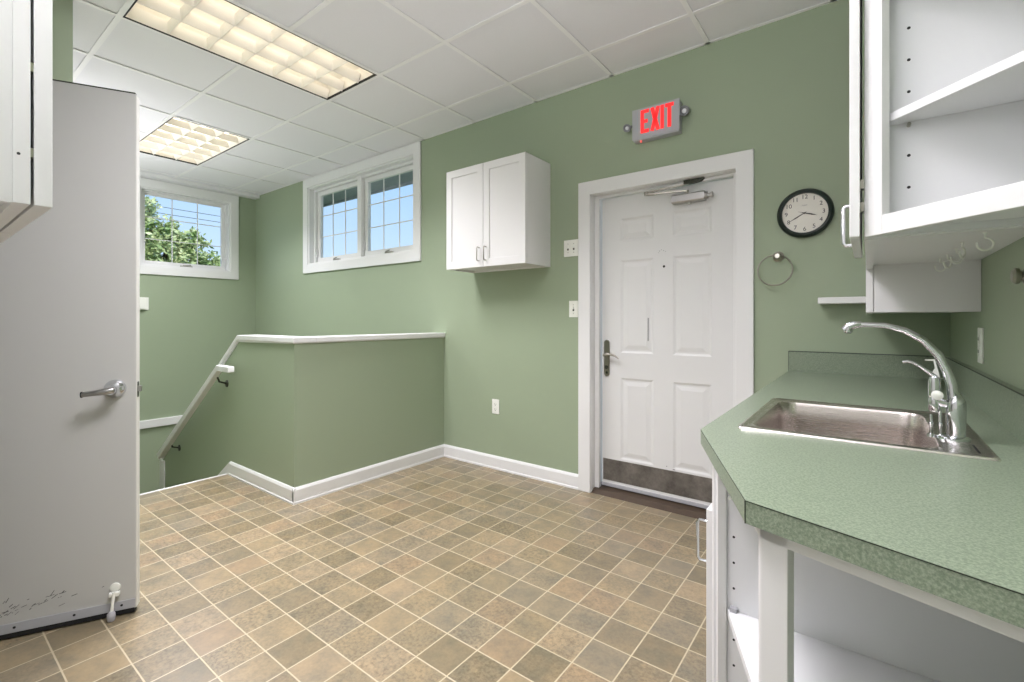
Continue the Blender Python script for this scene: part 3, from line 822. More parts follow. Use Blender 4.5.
for hx2, hz2, sg, rr in ((-1.238, 2.41, -1, 0.024), (-0.868, 2.425, 1, 0.029)):
    m_ = MB().tube([(hx2 - sg*0.03, D-0.03, hz2), (hx2, D-0.03, hz2)], 0.008, 10)
    m_.lathe((hx2, D-0.012, hz2), (-0.15*sg, -1, -0.25), [(0, rr*0.55), (0.012, rr*0.85), (0.034, rr), (0.045, rr), (0.045, rr*0.78), (0.038, rr*0.7)], 24)
    lh_ = obj('lamp_head', m_, 'lamphead', t)
    obj('lamp_lens', MB().lathe((hx2-0.006*sg, D-0.012-0.036, hz2-0.0095), (-0.15*sg, -1, -0.25), [(0, rr*0.5), (0.006, rr*0.35), (0.008, rr*0.1)], 20), 'lens', lh_)

# ------------------------------------------------------------------ wall clock
cc = Vector((-0.268, D, 1.733)); CR = 0.128
t = thing('wall_clock', cc, 'round wall clock with dark green rim and white dial, right of the exit door', 'clock')
m_ = MB().lathe(cc, (0, -1, 0), [(0, CR*0.95), (0.012, CR), (0.026, CR*0.97), (0.034, CR*0.90), (0.030, CR*0.81), (0.016, CR*0.80)], 64)
obj('rim', m_, 'black', t)
obj('dial', MB().lathe(cc, (0, -1, 0), [(0.0162, CR*0.81), (0.0175, CR*0.81)], 64), 'clockface', t)
def text_mesh(s_, size, name):
    cu = bpy.data.curves.new(name, 'FONT'); cu.body = s_; cu.size = size; cu.align_x = 'CENTER'; cu.align_y = 'CENTER'; cu.extrude = 0.0002
    o = bpy.data.objects.new(name, cu)
    COL.objects.link(o)
    dg = bpy.context.evaluated_depsgraph_get(); dg.update()
    me = bpy.data.meshes.new_from_object(o.evaluated_get(dg))
    COL.objects.unlink(o); bpy.data.objects.remove(o)
    return me
nums = MB()
for h_ in range(1, 13):
    a = PI/2 - 2*PI*h_/12
    me = text_mesh(str(h_), 0.030, 'num')
    tmp = bmesh.new(); tmp.from_mesh(me)
    c_ = cc + Vector((math.cos(a)*CR*0.65, -0.0180, math.sin(a)*CR*0.65))
    bmesh.ops.transform(tmp, matrix=Matrix.Translation(c_) @ Matrix.Rotation(PI/2, 4, 'X'), verts=tmp.verts)
    me2 = bpy.data.meshes.new('n'); tmp.to_mesh(me2); tmp.free(); nums.bm.from_mesh(me2)
for k in range(60):
    a = 2*PI*k/60; c_ = cc + Vector((math.cos(a)*CR*0.775, -0.0182, math.sin(a)*CR*0.775))
    nums.obox(c_ - Vector((0.0004,0,0.0004)), (1,0,0), (0,0,1), (0,-1,0), 0.0009, 0.0009, 0.0002)
obj('numerals', nums, 'ink', t)
mk = MB().tube([cc+Vector((x_, -0.0182, 0.040+z_)) for x_, z_ in ((-0.012, 0.0), (-0.008, 0.003), (-0.004, -0.002), (0.0, 0.002), (0.004, -0.002), (0.008, 0.002), (0.012, 0.0))], 0.0008, 6)
obj('maker_mark', mk, 'greyplas', t)
def hand(ang, L_, w_, tail, yy):
    m = MB(); d_ = Vector((math.cos(ang), 0, math.sin(ang))); n_ = Vector((-d_.z, 0, d_.x))
    c_ = cc + Vector((0, -yy, 0))
    pts = [c_-d_*tail-n_*w_*0.5, c_-d_*tail+n_*w_*0.5, c_+n_*w_*0.6, c_+d_*L_*0.55+n_*w_, c_+d_*L_, c_+d_*L_*0.55-n_*w_, c_-n_*w_*0.6]
    m.prism([(p.x, p.z) for p in pts], c_.y, c_.y-0.0006, 'y'); return m
def clock_ang(mins): return PI/2 - 2*PI*mins/60
obj('hour_hand', hand(clock_ang((3+40/60)*5-0.4), CR*0.46, 0.0030, 0.012, 0.0200), 'ink', t)
obj('minute_hand', hand(clock_ang(40), CR*0.66, 0.0024, 0.010, 0.0212), 'ink', t)
obj('second_hand', hand(clock_ang(48), CR*0.26, 0.0008, 0.02, 0.0224), 'ink', t)
obj('hand_cap', MB().lathe(cc-Vector((0,0.0175,0)), (0,-1,0), [(0, 0.004), (0.006, 0.003)], 14), 'ink', t)

# ------------------------------------------------------------------ towel ring
t = thing('towel_ring', (-0.39, D, 1.517), 'empty round metal towel ring below the wall clock', 'towel ring')
obj('mount', MB().lathe((-0.39, D, 1.517), (0, -1, 0), [(0, 0.028), (0.006, 0.028), (0.010, 0.020), (0.03, 0.012), (0.042, 0.016), (0.05, 0.012)], 26), 'nickel', t)
obj('ring', MB().ring((-0.402, D-0.038, 1.443), (0, 1, -0.12), 0.082, 0.0038, 56, 8), 'nickel', t)

# ------------------------------------------------------------------ switches and outlets
def plate_back(name, label, cat, x0, x1, z0, z1, kind):
    t = thing(name, ((x0+x1)/2, D, z0), label, cat)
    obj('cover_plate', B(x0, x1, D-0.006, D, z0, z1), 'plate', t, bevel=0.002)
    zc = (z0+z1)/2; xc = (x0+x1)/2
    if kind == 'double':
        for s_ in (-1, 1):
            obj('toggle', MB().box(xc+s_*0.023-0.005, xc+s_*0.023+0.005, D-0.016, D-0.006, zc-0.002, zc+0.016), 'plate', t, bevel=0.001)
            for dz in (0.030, -0.030): obj('screw', MB().lathe((xc+s_*0.023, D-0.006, zc+dz), (0,-1,0), [(0, 0.0035), (0.001, 0.003)], 8), 'nickel', t)
            obj('toggle_slot', B(xc+s_*0.023-0.006, xc+s_*0.023+0.006, D-0.0066, D-0.006, zc-0.014, zc+0.0), 'bracket', t)
    elif kind == 'switch':
        obj('toggle', MB().box(xc-0.005, xc+0.005, D-0.016, D-0.006, zc-0.002, zc+0.016), 'plate', t, bevel=0.001)
        obj('toggle_slot', B(xc-0.006, xc+0.006, D-0.0066, D-0.006, zc-0.014, zc+0.0), 'bracket', t)
        for dz in (0.030, -0.030): obj('screw', MB().lathe((xc, D-0.006, zc+dz), (0,-1,0), [(0, 0.0035), (0.001, 0.003)], 8), 'nickel', t)
    else:
        for dz in (0.02, -0.02):
            r_ = obj('receptacle', MB().box(xc-0.016, xc+0.016, D-0.0075, D-0.006, zc+dz-0.014, zc+dz+0.014), 'plate', t, bevel=0.0015)
            obj('slot', MB().box(xc-0.008, xc-0.006, D-0.008, D-0.0075, zc+dz-0.004, zc+dz+0.006).box(xc+0.006, xc+0.008, D-0.008, D-0.0075, zc+dz-0.004, zc+dz+0.006).lathe((xc, D-0.0075, zc+dz-0.009), (0,-1,0), [(0,0.003),(0.0005,0.003)], 8), 'dark', r_, smooth=False)
    return t
plate_back('light_switch', 'white double light switch plate beside the top half of the exit door', 'light switch', -1.725, -1.612, 1.622, 1.738, 'double')
plate_back('light_switch', 'narrow white single switch plate below the double one, beside exit door', 'light switch', -1.683, -1.613, 1.195, 1.31, 'switch')
plate_back('power_outlet', 'white power outlet low on the green wall, between half wall and exit door', 'power outlet', -2.386, -2.316, 0.434, 0.549, 'outlet')
t = thing('power_outlet', (XR, 2.13, 1.04), 'white power outlet above the backsplash, behind the faucet', 'power outlet')
obj('cover_plate', B(XR-0.006, XR, 2.097, 2.167, 1.038, 1.153), 'plate', t, bevel=0.002)
for dz in (0.02, -0.02):
    r_ = obj('receptacle', B(XR-0.0085, XR-0.006, 2.116, 2.148, 1.0955+dz-0.014, 1.0955+dz+0.014), 'plate', t)
    obj('slot', MB().box(XR-0.009, XR-0.0085, 2.124, 2.126, 1.0955+dz-0.004, 1.0955+dz+0.006).box(XR-0.009, XR-0.0085, 2.138, 2.14, 1.0955+dz-0.004, 1.0955+dz+0.006), 'dark', r_)
# box on the far left wall
t = thing('thermostat', (XL, 1.68, 1.29), 'small white wall box under the stairwell window', 'thermostat')
obj('case', B(XL, XL+0.035, 1.62, 1.70, 1.295, 1.42), 'plate', t, bevel=0.004)
obj('base_plate', B(XL, XL+0.01, 1.60, 1.73, 1.285, 1.425), 'plate', t, bevel=0.002)
# robe hook at the right edge
t = thing('wall_hook', (XR, 1.60, 1.28), 'small round metal hook knob on the wall above the sink, right edge', 'wall hook')
obj('mount', MB().lathe((XR, 1.585, 1.281), (-1, 0, 0), [(0, 0.022), (0.004, 0.022), (0.008, 0.012), (0.012, 0.010)], 22), 'nickel', t)
obj('knob', MB().lathe((XR-0.010, 1.585, 1.281), (-1, 0, 0), [(0, 0.010), (0.003, 0.018), (0.010, 0.019), (0.015, 0.013)], 24), 'nickel', t)

# added uplights, out of the camera's view, that brighten the ceiling
def fill_uplight(x, y, z, n, label, power):
    t = thing('added_fill_lamp', (x, y, z), label, 'added fill lamp')
    c_ = Vector((x, y, z)) + Vector(n)*0.13
    obj('bowl', MB().lathe(c_, (0,0,1), [(-0.07, 0.02), (-0.06, 0.06), (-0.03, 0.10), (0.0, 0.118), (0.0, 0.110), (-0.028, 0.092), (-0.05, 0.05), (-0.052, 0.01)], 28), 'plate', t)
    obj('wall_bracket', MB().tube([Vector((x, y, z-0.05))+Vector(n)*0.001, c_+Vector((0,0,-0.065))], 0.012, 10).lathe(Vector((x,y,z-0.05)), n, [(0, 0.05), (0.012, 0.045)], 20), 'nickel', t)
    la = bpy.data.lights.new('lamp_light', 'AREA'); la.shape = 'DISK'; la.size = 0.17
    la.energy = power; la.color = (1.0, 0.96, 1.04)
    lo = bpy.data.objects.new('lamp_light', la); COL.objects.link(lo); lo.parent = t
    lo.location = Vector(n)*0.13 + Vector((0,0,-0.01)); lo.rotation_euler = (PI, 0, 0)
fill_uplight(-0.55, YF, 1.75, (0,1,0), 'added white fill uplight behind the camera', 28)
fill_uplight(-5.2, YS, 1.5, (0,1,0), 'added white fill uplight on the stair wall, hidden behind the grey door', 24)

# ------------------------------------------------------------------ countertop, backsplash
CZ = 0.907; CT = 0.035
Pc = [(-0.341, D), (-0.334, 1.215), (-0.149, 0.779), (0.122, 0.681), (XR, 0.6195), (XR, D)]
def rrect(x0, x1, y0, y1, r, n=6):
    out = []
    for cx_, cy_, a0_ in ((x1-r, y1-r, 0), (x0+r, y1-r, PI/2), (x0+r, y0+r, PI), (x1-r, y0+r, 3*PI/2)):
        for k in range(n+1):
            a = a0_ + PI/2*k/n; out.append((cx_+r*math.cos(a), cy_+r*math.sin(a)))
    return out
t = thing('countertop', (0.0, 1.7, CZ-CT), 'green speckled countertop with angled end and low backsplash', 'countertop')
m_ = MB().prism(Pc, CZ-CT, CZ, 'z', holes=[rrect(-0.245, 0.185, 1.302, 1.812, 0.02)])
obj('worktop', m_, 'laminate', t)
sm = MB()
for i in range(4):
    p = Vector((*Pc[i], 0)); q = Vector((*Pc[i+1], 0)); d_ = (q-p).normalized(); n_ = Vector((d_.y, -d_.x, 0))
    if n_.dot(p - Vector((0.1, 1.7, 0))) < 0: n_ = -n_
    sm.obox(p + Vector((0,0,CZ-0.0016)), d_, n_, (0,0,1), (q-p).length, 0.0006, 0.0012)
for p in Pc[2:3]:
    sm.obox((p[0]-0.0012, p[1]-0.0008, CZ-CT), (1,0,0), (0,1,0), (0,0,1), 0.0014, 0.0014, CT-0.0006)
obj('edge_seam', sm, 'seam', t)
bs = MB()
bs.box(-0.341, XR, D-0.019, D, CZ, CZ+0.105).box(XR-0.019, XR, 0.70, D-0.019, CZ, CZ+0.105)
bk = obj('backsplash', bs, 'laminate', t)
bs = MB()
bs.box(-0.341, XR-0.019, D-0.0196, D-0.0176, CZ+0.103, CZ+0.1056).box(XR-0.0196, XR-0.0176, 0.70, D-0.019, CZ+0.103, CZ+0.1056)
bs.box(-0.3416, -0.3396, D-0.0196, D, CZ, CZ+0.1056).box(-0.341, XR-0.019, D-0.003, D-0.0004, CZ+0.105, CZ+0.1064)
obj('seam', bs, 'seam', bk)

# ------------------------------------------------------------------ sink
t = thing('sink', (-0.03, 1.557, CZ), 'stainless steel drop-in sink with one basin set in the green countertop', 'sink')
SXa, SXb, SYa, SYb = -0.265, 0.203, 1.283, 1.832
BXa, BXb, BYa, BYb = -0.240, 0.122, 1.322, 1.796
nn_ = 6
rim = MB()
loops = []
def addloop(mb, pts, z): return [mb.bm.verts.new((p[0], p[1], z)) for p in pts]
L0 = addloop(rim, rrect(SXa, SXb, SYa, SYb, 0.012, nn_), CZ+0.0004)
L1_ = addloop(rim, rrect(SXa+0.002, SXb-0.002, SYa+0.002, SYb-0.002, 0.012, nn_), CZ+0.0045)
L2_ = addloop(rim, rrect(SXa+0.009, SXb-0.009, SYa+0.009, SYb-0.009, 0.010, nn_), CZ+0.0050)
L3_ = addloop(rim, rrect(SXa+0.014, SXb-0.014, SYa+0.014, SYb-0.014, 0.010, nn_), CZ+0.0020)
L4_ = addloop(rim, rrect(BXa-0.004, BXb+0.004, BYa-0.004, BYb+0.004, 0.050, nn_), CZ+0.0020)
for A, Bq in ((L0, L1_), (L1_, L2_), (L2_, L3_), (L3_, L4_)):
    n_ = len(A)
    for k in range(n_): rim.bm.faces.new([A[k], A[(k+1)%n_], Bq[(k+1)%n_], Bq[k]])
rim.smooth = True
obj('rim', rim, 'steel', t)
bas = MB()
prev = None
for ins, dz, rr in ((-0.004, 0.0020, 0.050), (0.001, 0.0, 0.050), (0.004, -0.008, 0.05), (0.006, -0.06, 0.05), (0.009, -0.14, 0.05), (0.017, -0.160, 0.05), (0.04, -0.168, 0.045), (0.12, -0.172, 0.03)):
    Lq = addloop(bas, rrect(BXa+ins, BXb-ins, BYa+ins, BYb-ins, rr, nn_), CZ+dz)
    if prev:
        n_ = len(Lq)
        for k in range(n_): bas.bm.faces.new([prev[k], prev[(k+1)%n_], Lq[(k+1)%n_], Lq[k]])
    prev = Lq
bas.bm.faces.new(prev); bas.smooth = True
obj('basin', bas, 'steel', t)
obj('drain', MB().lathe(((BXa+BXb)/2, (BYa+BYb)/2, CZ-0.172), (0,0,1), [(0, 0.045), (0.003, 0.043), (0.001, 0.03), (0.0, 0.01)], 24), 'chrome', t)
obj('deck_groove', MB().box(0.176, 0.180, 1.33, 1.41, CZ+0.0018, CZ+0.0024), 'dark', t)

# ------------------------------------------------------------------ faucet
FY = 1.455; FXx = 0.156; Z0 = CZ+0.002
t = thing('faucet', (FXx, FY, Z0), 'chrome kitchen faucet with long curved spout and lever behind the sink basin', 'faucet')
obj('base_flange', MB().lathe((FXx-0.004, FY, Z0), (0,0,1), [(0, 0.030), (0.004, 0.029), (0.008, 0.022)], 30), 'chrome', t)
obj('body', MB().lathe((FXx, FY, Z0+0.008), (0.0,0,1), [(0, 0.017), (0.006, 0.0165), (0.03, 0.017), (0.065, 0.018), (0.078, 0.017), (0.088, 0.012), (0.096, 0.008)], 30), 'chrome', t)
sp = [(0.152, 0.995), (0.149, 1.03), (0.141, 1.062), (0.1265, 1.098), (0.101, 1.131), (0.067, 1.154), (0.030, 1.1655), (-0.018, 1.1675)]
obj('spout', MB().tube([(x, FY, z) for x, z in sp], [0.0115, 0.0105, 0.0095, 0.009, 0.008, 0.007, 0.0062, 0.0056], 18), 'chrome', t)
hd = MB().tube([(-0.016, FY, 1.1675), (-0.030, FY, 1.167), (-0.040, FY, 1.163), (-0.051, FY, 1.153)], [0.0075, 0.0095, 0.0105, 0.009], 16)
hd.lathe((-0.042, FY, 1.160), (-0.08,0,-1), [(0, 0.010), (0.010, 0.010), (0.013, 0.0085)], 18)
obj('spout_head', hd, 'chrome', t)
obj('aerator', MB().lathe((-0.043, FY, 1.1475), (-0.08,0,-1), [(0, 0.0075), (0.002, 0.007)], 16), 'dark', t)
vx = 0.1195
vb = MB().lathe((vx, FY, 0.968), (0,0,1), [(0, 0.008), (0.004, 0.0105), (0.028, 0.0105), (0.030, 0.0095), (0.034, 0.0095), (0.036, 0.0112), (0.068, 0.0112), (0.078, 0.009), (0.082, 0.004)], 24)
vb.tube([(vx, FY, 0.992), (FXx-0.005, FY, 0.985)], 0.0095, 14)
valve = obj('valve_body', vb, 'chrome', t)
obj('valve_cap', MB().lathe((vx+0.004, FY-0.010, 1.007), (0,-1,0), [(0, 0.0105), (0.006, 0.0105), (0.0075, 0.008)], 22), 'plate', valve, label='round white valve cap')
obj('lever', MB().tube([(vx+0.002, FY, 1.046), (0.112, FY, 1.056), (0.095, FY, 1.070), (0.080, FY, 1.0795), (0.072, FY, 1.081), (0.063, FY, 1.0785)], [0.0055, 0.0042, 0.0034, 0.003, 0.0032, 0.003], 12, squash=1.0), 'chrome', t)
clp = MB().prism([(0.104, 1.086), (0.121, 1.087), (0.128, 1.056), (0.130, 1.044), (0.120, 1.046), (0.117, 1.056), (0.119, 1.0615), (0.1215, 1.066), (0.119, 1.083), (0.104, 1.0835)], FY+0.010, FY+0.016, 'y')
obj('clip', clp, 'plate', t, label='white plastic clip')
pp_ = MB()  # two added stems stand in for reflections below the valve
for dx_, zz in ((-0.006, 0.96), (0.010, 0.975)):
    pp_.tube([(vx+dx_, FY, Z0), (vx+dx_, FY, zz)], 0.0032, 10)
for dx_ in (-0.006, 0.010):
    pp_.lathe((vx+dx_, FY, Z0), (0,0,1), [(0, 0.008), (0.006, 0.007), (0.008, 0.0035)], 14)
    pp_.lathe((vx+dx_, FY, Z0+0.026), (0,0,1), [(0, 0.004), (0.001, 0.0055), (0.006, 0.0055), (0.007, 0.004)], 14)
obj('reflection_stem', pp_, 'chrome', t)

# ------------------------------------------------------------------ base cabinets
t = thing('sink_cabinet', (0, 2.02, 0), 'white sink base cabinet under the green countertop, its door handle at the floor side', 'cabinet')
bx0, byA = -0.301, 1.226
cb = MB()
cb.box(bx0, XR, byA-0.018, byA, 0.10, CZ-CT)
cb.box(bx0, XR, D-0.02, D, 0.10, CZ-CT)
cb.box(bx0+0.02, XR, byA, D-0.02, 0.10, 0.118)
cb.box(bx0+0.06, bx0+0.075, byA, D, 0.0, 0.10)
obj('body', cb, 'inner', t)
ff = MB()
ff.box(bx0, bx0+0.02, 1.227, D, 0.10, 0.14).box(bx0, bx0+0.02, 1.227, D, 0.70, CZ-CT)
for y0_, y1_ in ((1.227, 1.26), (1.93, 1.97), (D-0.05, D)): ff.box(bx0, bx0+0.02, y0_, y1_, 0.14, 0.70)
obj('face_frame', ff, 'white', t)
for y0_, y1_, hy_ in ((1.215, 1.58, 1.238), (1.585, 1.95, 1.93), (1.955, 2.40, 1.98), (2.405, 2.86, 2.84)):
    dd = obj('door', B(bx0-0.020, bx0-0.002, y0_, y1_, 0.115, 0.712), 'white', t, bevel=0.002)
    hx3 = bx0-0.020
    obj('handle', MB().tube([(hx3, hy_, 0.571), (hx3-0.022, hy_, 0.571), (hx3-0.027, hy_, 0.579), (hx3-0.027, hy_, 0.664), (hx3-0.022, hy_, 0.672), (hx3, hy_, 0.672)], 0.0042, 10), 'chrome', dd)

# open end shelf unit following the angled counter end
t = thing('shelf_unit', (0.05, 0.95, 0), 'white open shelf cabinet under the angled end of the countertop', 'shelf unit')
def inset_poly(k, k1=None):
    k1 = k if k1 is None else k1
    """points of the end facets inset by k: start on the sink front line, corner, end at the wall"""
    a, b_, c_ = Vector((-0.333, 1.209)), Vector((-0.148, 0.771)), Vector((XR, 0.6115))
    d1_ = (b_-a).normalized(); d2_ = (c_-b_).normalized()
    n1_ = Vector((-d1_.y, d1_.x)); n2_ = Vector((-d2_.y, d2_.x))
    p1_ = a + n1_*k1; p2_ = b_ + n2_*k
    den = d1_.x*d2_.y - d1_.y*d2_.x
    s_ = ((p2_.x-p1_.x)*d2_.y - (p2_.y-p1_.y)*d2_.x)/den
    corner = p1_ + d1_*s_
    s3 = (XR - 0.001 - corner.x)/d2_.x
    return p1_, corner, corner + d2_*s3, d1_, d2_, n1_, n2_
A0, K0, Z3, f1, f2, n1v, n2v = inset_poly(0.030, 0.025)
yp = 1.15
def v3(v, z=0.0): return Vector((v.x, v.y, z))
FFt = 0.019
ff = MB()
s_at = (K0 - A0).length
z0f, z1f = 0.0, CZ-CT
# far stile of facet 1, starting at the door line
sA = 0.012
ff.obox(v3(A0 + f1*sA), v3(f1), v3(n1v), up, 0.078, FFt, z1f)
# near corner post on facet 2 and thin return on facet 1
ff.obox(v3(K0), v3(f2), v3(n2v), up, 0.040, FFt, z1f)
ff.obox(v3(K0 - f1*0.012), v3(f1), v3(n1v), up, 0.012, FFt, z1f)
# top and bottom rails
L1f = (K0-A0).length; L2f = (Z3-K0).length
ff.obox(v3(A0 + f1*sA, 0.847), v3(f1), v3(n1v), up, L1f-sA, FFt, z1f-0.847)
ff.obox(v3(K0, 0.847), v3(f2), v3(n2v), up, L2f, FFt, z1f-0.847)
ff.obox(v3(A0 + f1*sA, 0.0), v3(f1), v3(n1v), up, L1f-sA, FFt, 0.12)
ff.obox(v3(K0, 0.0), v3(f2), v3(n2v), up, L2f, FFt, 0.12)
obj('face_frame', ff, 'white', t, bevel=0.0015)
# back panel against the sink cabinet
bp_ = MB().box(-0.287, XR-0.001, yp, yp+0.05, 0.10, CZ-CT-0.001)
bpo = obj('back_panel', bp_, 'inner', t)
for k in range(12):
    z_ = 0.688 + 0.058 - 0.058*k
    if z_ < 0.16 or k in (0, 4): continue
    obj('peg_hole', MB().lathe((-0.244, yp-0.0003, z_), (0, 1, 0), [(0, 0.0028), (0.0003, 0.0028)], 10), 'dark', bpo)
obj('shelf_peg', MB().lathe((-0.252, yp, 0.775), (0, -1, 0), [(0, 0.004), (0.006, 0.0035)], 10), 'plate', t)
S1, SK, SZ, *_ = inset_poly(0.052, 0.046)
def shelf_poly(p1_, k_, z_, yb):
    s_ = (yb - p1_.y)/f1.y
    st_ = p1_ + f1*s_
    return [(st_.x, yb), (k_.x, k_.y), (z_.x, z_.y), (z_.x, yb)]
for zz in (0.505, 0.12):
    obj('shelf', MB().prism(shelf_poly(S1, SK, SZ, yp-0.001), zz, zz+0.018), 'inner', t, bevel=0.001)
obj('shelf_peg', MB().box(-0.250, -0.236, yp-0.012, yp, 0.523, 0.532), 'rubber', t)

# ------------------------------------------------------------------ wall cabinets on the right
UZ0, UZ1 = 1.36, 2.13
q2 = math.sqrt(0.5)
A3 = Vector((-0.009, 1.29, 0)); dg = Vector((q2, -q2, 0)); dn = Vector((q2, q2, 0))   # dn: into the cabinet
Ld = (XR - 0.001 - A3.x)/q2
t = thing('corner_shelf_cabinet', (0.19, 1.2, UZ0), 'white open angled end cabinet at upper right, with one shelf and peg holes', 'cabinet')
ff = MB()
ff.obox(A3 + up*UZ0, dg, dn, up, 0.042, 0.019, UZ1-UZ0)
ff.obox(A3 + dg*(Ld-0.06) + up*UZ0, dg, dn, up, 0.042, 0.019, UZ1-UZ0)
ff.obox(A3 + dg*0.042 + up*UZ0, dg, dn, up, Ld-0.10, 0.019, 0.040)
ff.obox(A3 + dg*0.042 + up*(UZ1-0.04), dg, dn, up, Ld-0.10, 0.019, 0.040)
obj('face_frame', ff, 'white', t, bevel=0.0012)
yq = 1.312
bp_ = MB().box(-0.009+0.014, XR-0.001, yq, yq+0.016, UZ0+0.002, UZ1)
bp_.prism([(0.005, 1.302), (0.005, 1.312), (XR-0.001, 1.312), (XR-0.001, 1.035), (0.275, 1.035)], UZ1-0.016, UZ1)
bpo = obj('back_panel', bp_, 'inner', t)
for k in range(11):
    z_ = 1.53 + 0.068*k - 0.068
    if k == 2 or z_ > UZ1-0.05 or z_ < 1.42: continue
    obj('peg_hole', MB().lathe((0.067, yq-0.0004, z_), (0, 1, 0), [(0, 0.0032), (0.0004, 0.0032)], 12), 'dark', bpo)
def tri_shelf(z0_, z1_, back=1.311, k=0.021):
    o = A3 + dn*k
    # diag line from o along dg; intersect y=back and x=XR
    s_a = (back - o.y)/dg.y; pa = o + dg*s_a
    s_b = (XR-0.002 - o.x)/dg.x; pb = o + dg*s_b
    return MB().prism([(max(pa.x, 0.006), back if pa.x > 0.006 else back), (XR-0.002, back), (pb.x, pb.y)], z0_, z1_)
obj('shelf', tri_shelf(1.600, 1.618), 'inner', t, bevel=0.001)
obj('shelf', tri_shelf(1.876, 1.894), 'inner', t, bevel=0.001)
obj('bottom_panel', tri_shelf(1.376, 1.392), 'inner', t)
obj('shelf_pin', MB().lathe((0.067, yq, 1.594), (0, -1, 0), [(0, 0.004), (0.012, 0.0035)], 12), 'nickel', t)

t = thing('wall_cabinet', (0.13, 1.72, UZ0), 'white wall cabinet over the sink, its handled door seen edge-on', 'cabinet')
cb = MB()
cb.box(0.011, XR-0.001, yq+0.0165, yq+0.031, UZ0, UZ1)
cb.box(0.011, XR-0.001, 2.118, 2.133, UZ0+0.16, UZ1)
cb.box(0.011, XR-0.001, yq+0.031, 2.133, UZ0+0.014, UZ0+0.028).box(0.011, XR-0.001, yq+0.031, 2.133, UZ1-0.016, UZ1)
cb.box(XR-0.014, XR-0.001, yq+0.031, 2.133, UZ0+0.028, UZ1-0.016)
obj('body', cb, 'white', t)
ff = MB()
ff.box(-0.009, 0.011, 1.330, 2.133, UZ0, UZ0+0.04).box(-0.009, 0.011, 1.330, 2.133, UZ1-0.04, UZ1)
ff.box(-0.009, 0.011, 1.330, 1.36, UZ0+0.04, UZ1-0.04).box(-0.009, 0.011, 1.66, 2.133, UZ0+0.04, UZ1-0.04)
obj('face_frame', ff, 'white', t)
dd = obj('door', B(-0.035, -0.0165, 1.270, 1.712, UZ0, UZ1-0.03), 'white', t, bevel=0.0015)
hx4, hy4 = -0.035, 1.665
obj('handle', MB().tube([(hx4, hy4, 1.392), (hx4-0.020, hy4, 1.392), (hx4-0.026, hy4, 1.400), (hx4-0.026, hy4, 1.498), (hx4-0.020, hy4, 1.506), (hx4, hy4, 1.506)], 0.0055, 12), 'chrome', dd)
for z_ in (1.42, 1.47, 1.98, 2.03): obj('hinge', B(-0.0165, -0.0095, 1.30, 1.325, z_, z_+0.02), 'nickel', dd)

t = thing('wall_cabinet', (0.14, 2.5, 1.205), 'lower-hanging white wall cabinet in the corner above the backsplash', 'cabinet')
BZ = 1.205
cb = MB()
cb.box(0.013, XR-0.001, 2.134, 2.150, BZ, UZ1).box(0.013, XR-0.001, 2.150, D-0.001, BZ+0.004, BZ+0.018).box(0.013, XR-0.001, D-0.016, D-0.001, BZ+0.018, UZ1)
cb.box(0.013, XR-0.001, 2.150, D-0.016, UZ1-0.016, UZ1)
obj('body', cb, 'white', t, bevel=0.001)
for y0_, y1_ in ((2.1345, 2.505), (2.51, D-0.004)):
    obj('door', B(-0.010, 0.0115, y0_, y1_, BZ, UZ1-0.003), 'white', t, bevel=0.001)
t = setp(obj('wall_shelf', B(-0.203, -0.0125, 2.765, D-0.001, 1.257, 1.288), 'trim', bevel=0.003), 'short thin white shelf beside the lower-hanging corner cabinet, below the clock', 'shelf')

# cup hooks under the cabinet
lab = ['white cup hook under the upper right cabinets, nearest the wall', 'white cup hook second from the front under the upper right cabinets',
       'white cup hook in the middle of the row under the upper right cabinets', 'white cup hook next to the deepest one under the upper right cabinets',
       'white cup hook deepest under the upper right cabinets, above the faucet']
for (hx5, hy5, rot), lb_ in zip(((0.205, 1.47, 0.2), (0.185, 1.62, 1.1), (0.19, 1.76, 0.5), (0.185, 1.90, 0.9), (0.180, 2.02, 0.3)), lab):
    m_ = MB(); r_ = 0.014
    zt = UZ0+0.0135
    pts = [(0, 0, 0), (0, 0, -0.012)]
    for k in range(15):
        a = PI/2 - (k/14)*PI*1.6
        pts.append((math.cos(a)*r_ + 0.0, 0, -0.012 - r_ + math.sin(a)*r_))
    m_.tube([(hx5 + p[0]*math.cos(rot), hy5 + p[0]*math.sin(rot), zt + p[2]) for p in pts], 0.0022, 8)
    m_.lathe((hx5, hy5, zt), (0,0,-1), [(0, 0.005), (0.002, 0.004)], 12)
    setp(obj('cup_hook', m_, 'plate'), lb_, 'hook', 'cup hooks under the upper right cabinets')

# ------------------------------------------------------------------ cabinet at far left
t = thing('wall_cabinet', (-1.44, -0.03, 1.36), 'white wall cabinet cut off by the left picture edge, before the grey door', 'cabinet')
lx0, lx1 = -1.80, -1.045
cb = MB()
cb.box(lx1-0.018, lx1-0.003, YF, 0.111, 1.36, UZ1).box(lx0, lx0+0.016, YF, 0.111, 1.36, UZ1)
cb.box(lx0+0.016, lx1-0.018, YF, 0.111, 1.372, 1.386).box(lx0+0.016, lx1-0.018, YF, 0.111, UZ1-0.016, UZ1).box(lx0+0.016, lx1-0.018, YF, YF+0.01, 1.386, UZ1-0.016)
obj('body', cb, 'white', t)
ff = MB(); ring_prism(ff, (lx0, lx1, 1.36, UZ1), (lx0+0.04, lx1-0.04, 1.40, UZ1-0.04), 0.1112, 0.1305, 'y')
obj('face_frame', ff, 'white', t)
obj('frame_hole', MB().lathe((lx1-0.0002, 0.1175, 1.436), (1,0,0), [(0, 0.0022), (0.0004, 0.0022)], 12), 'dark', t)
xm_ = (lx0+lx1)/2
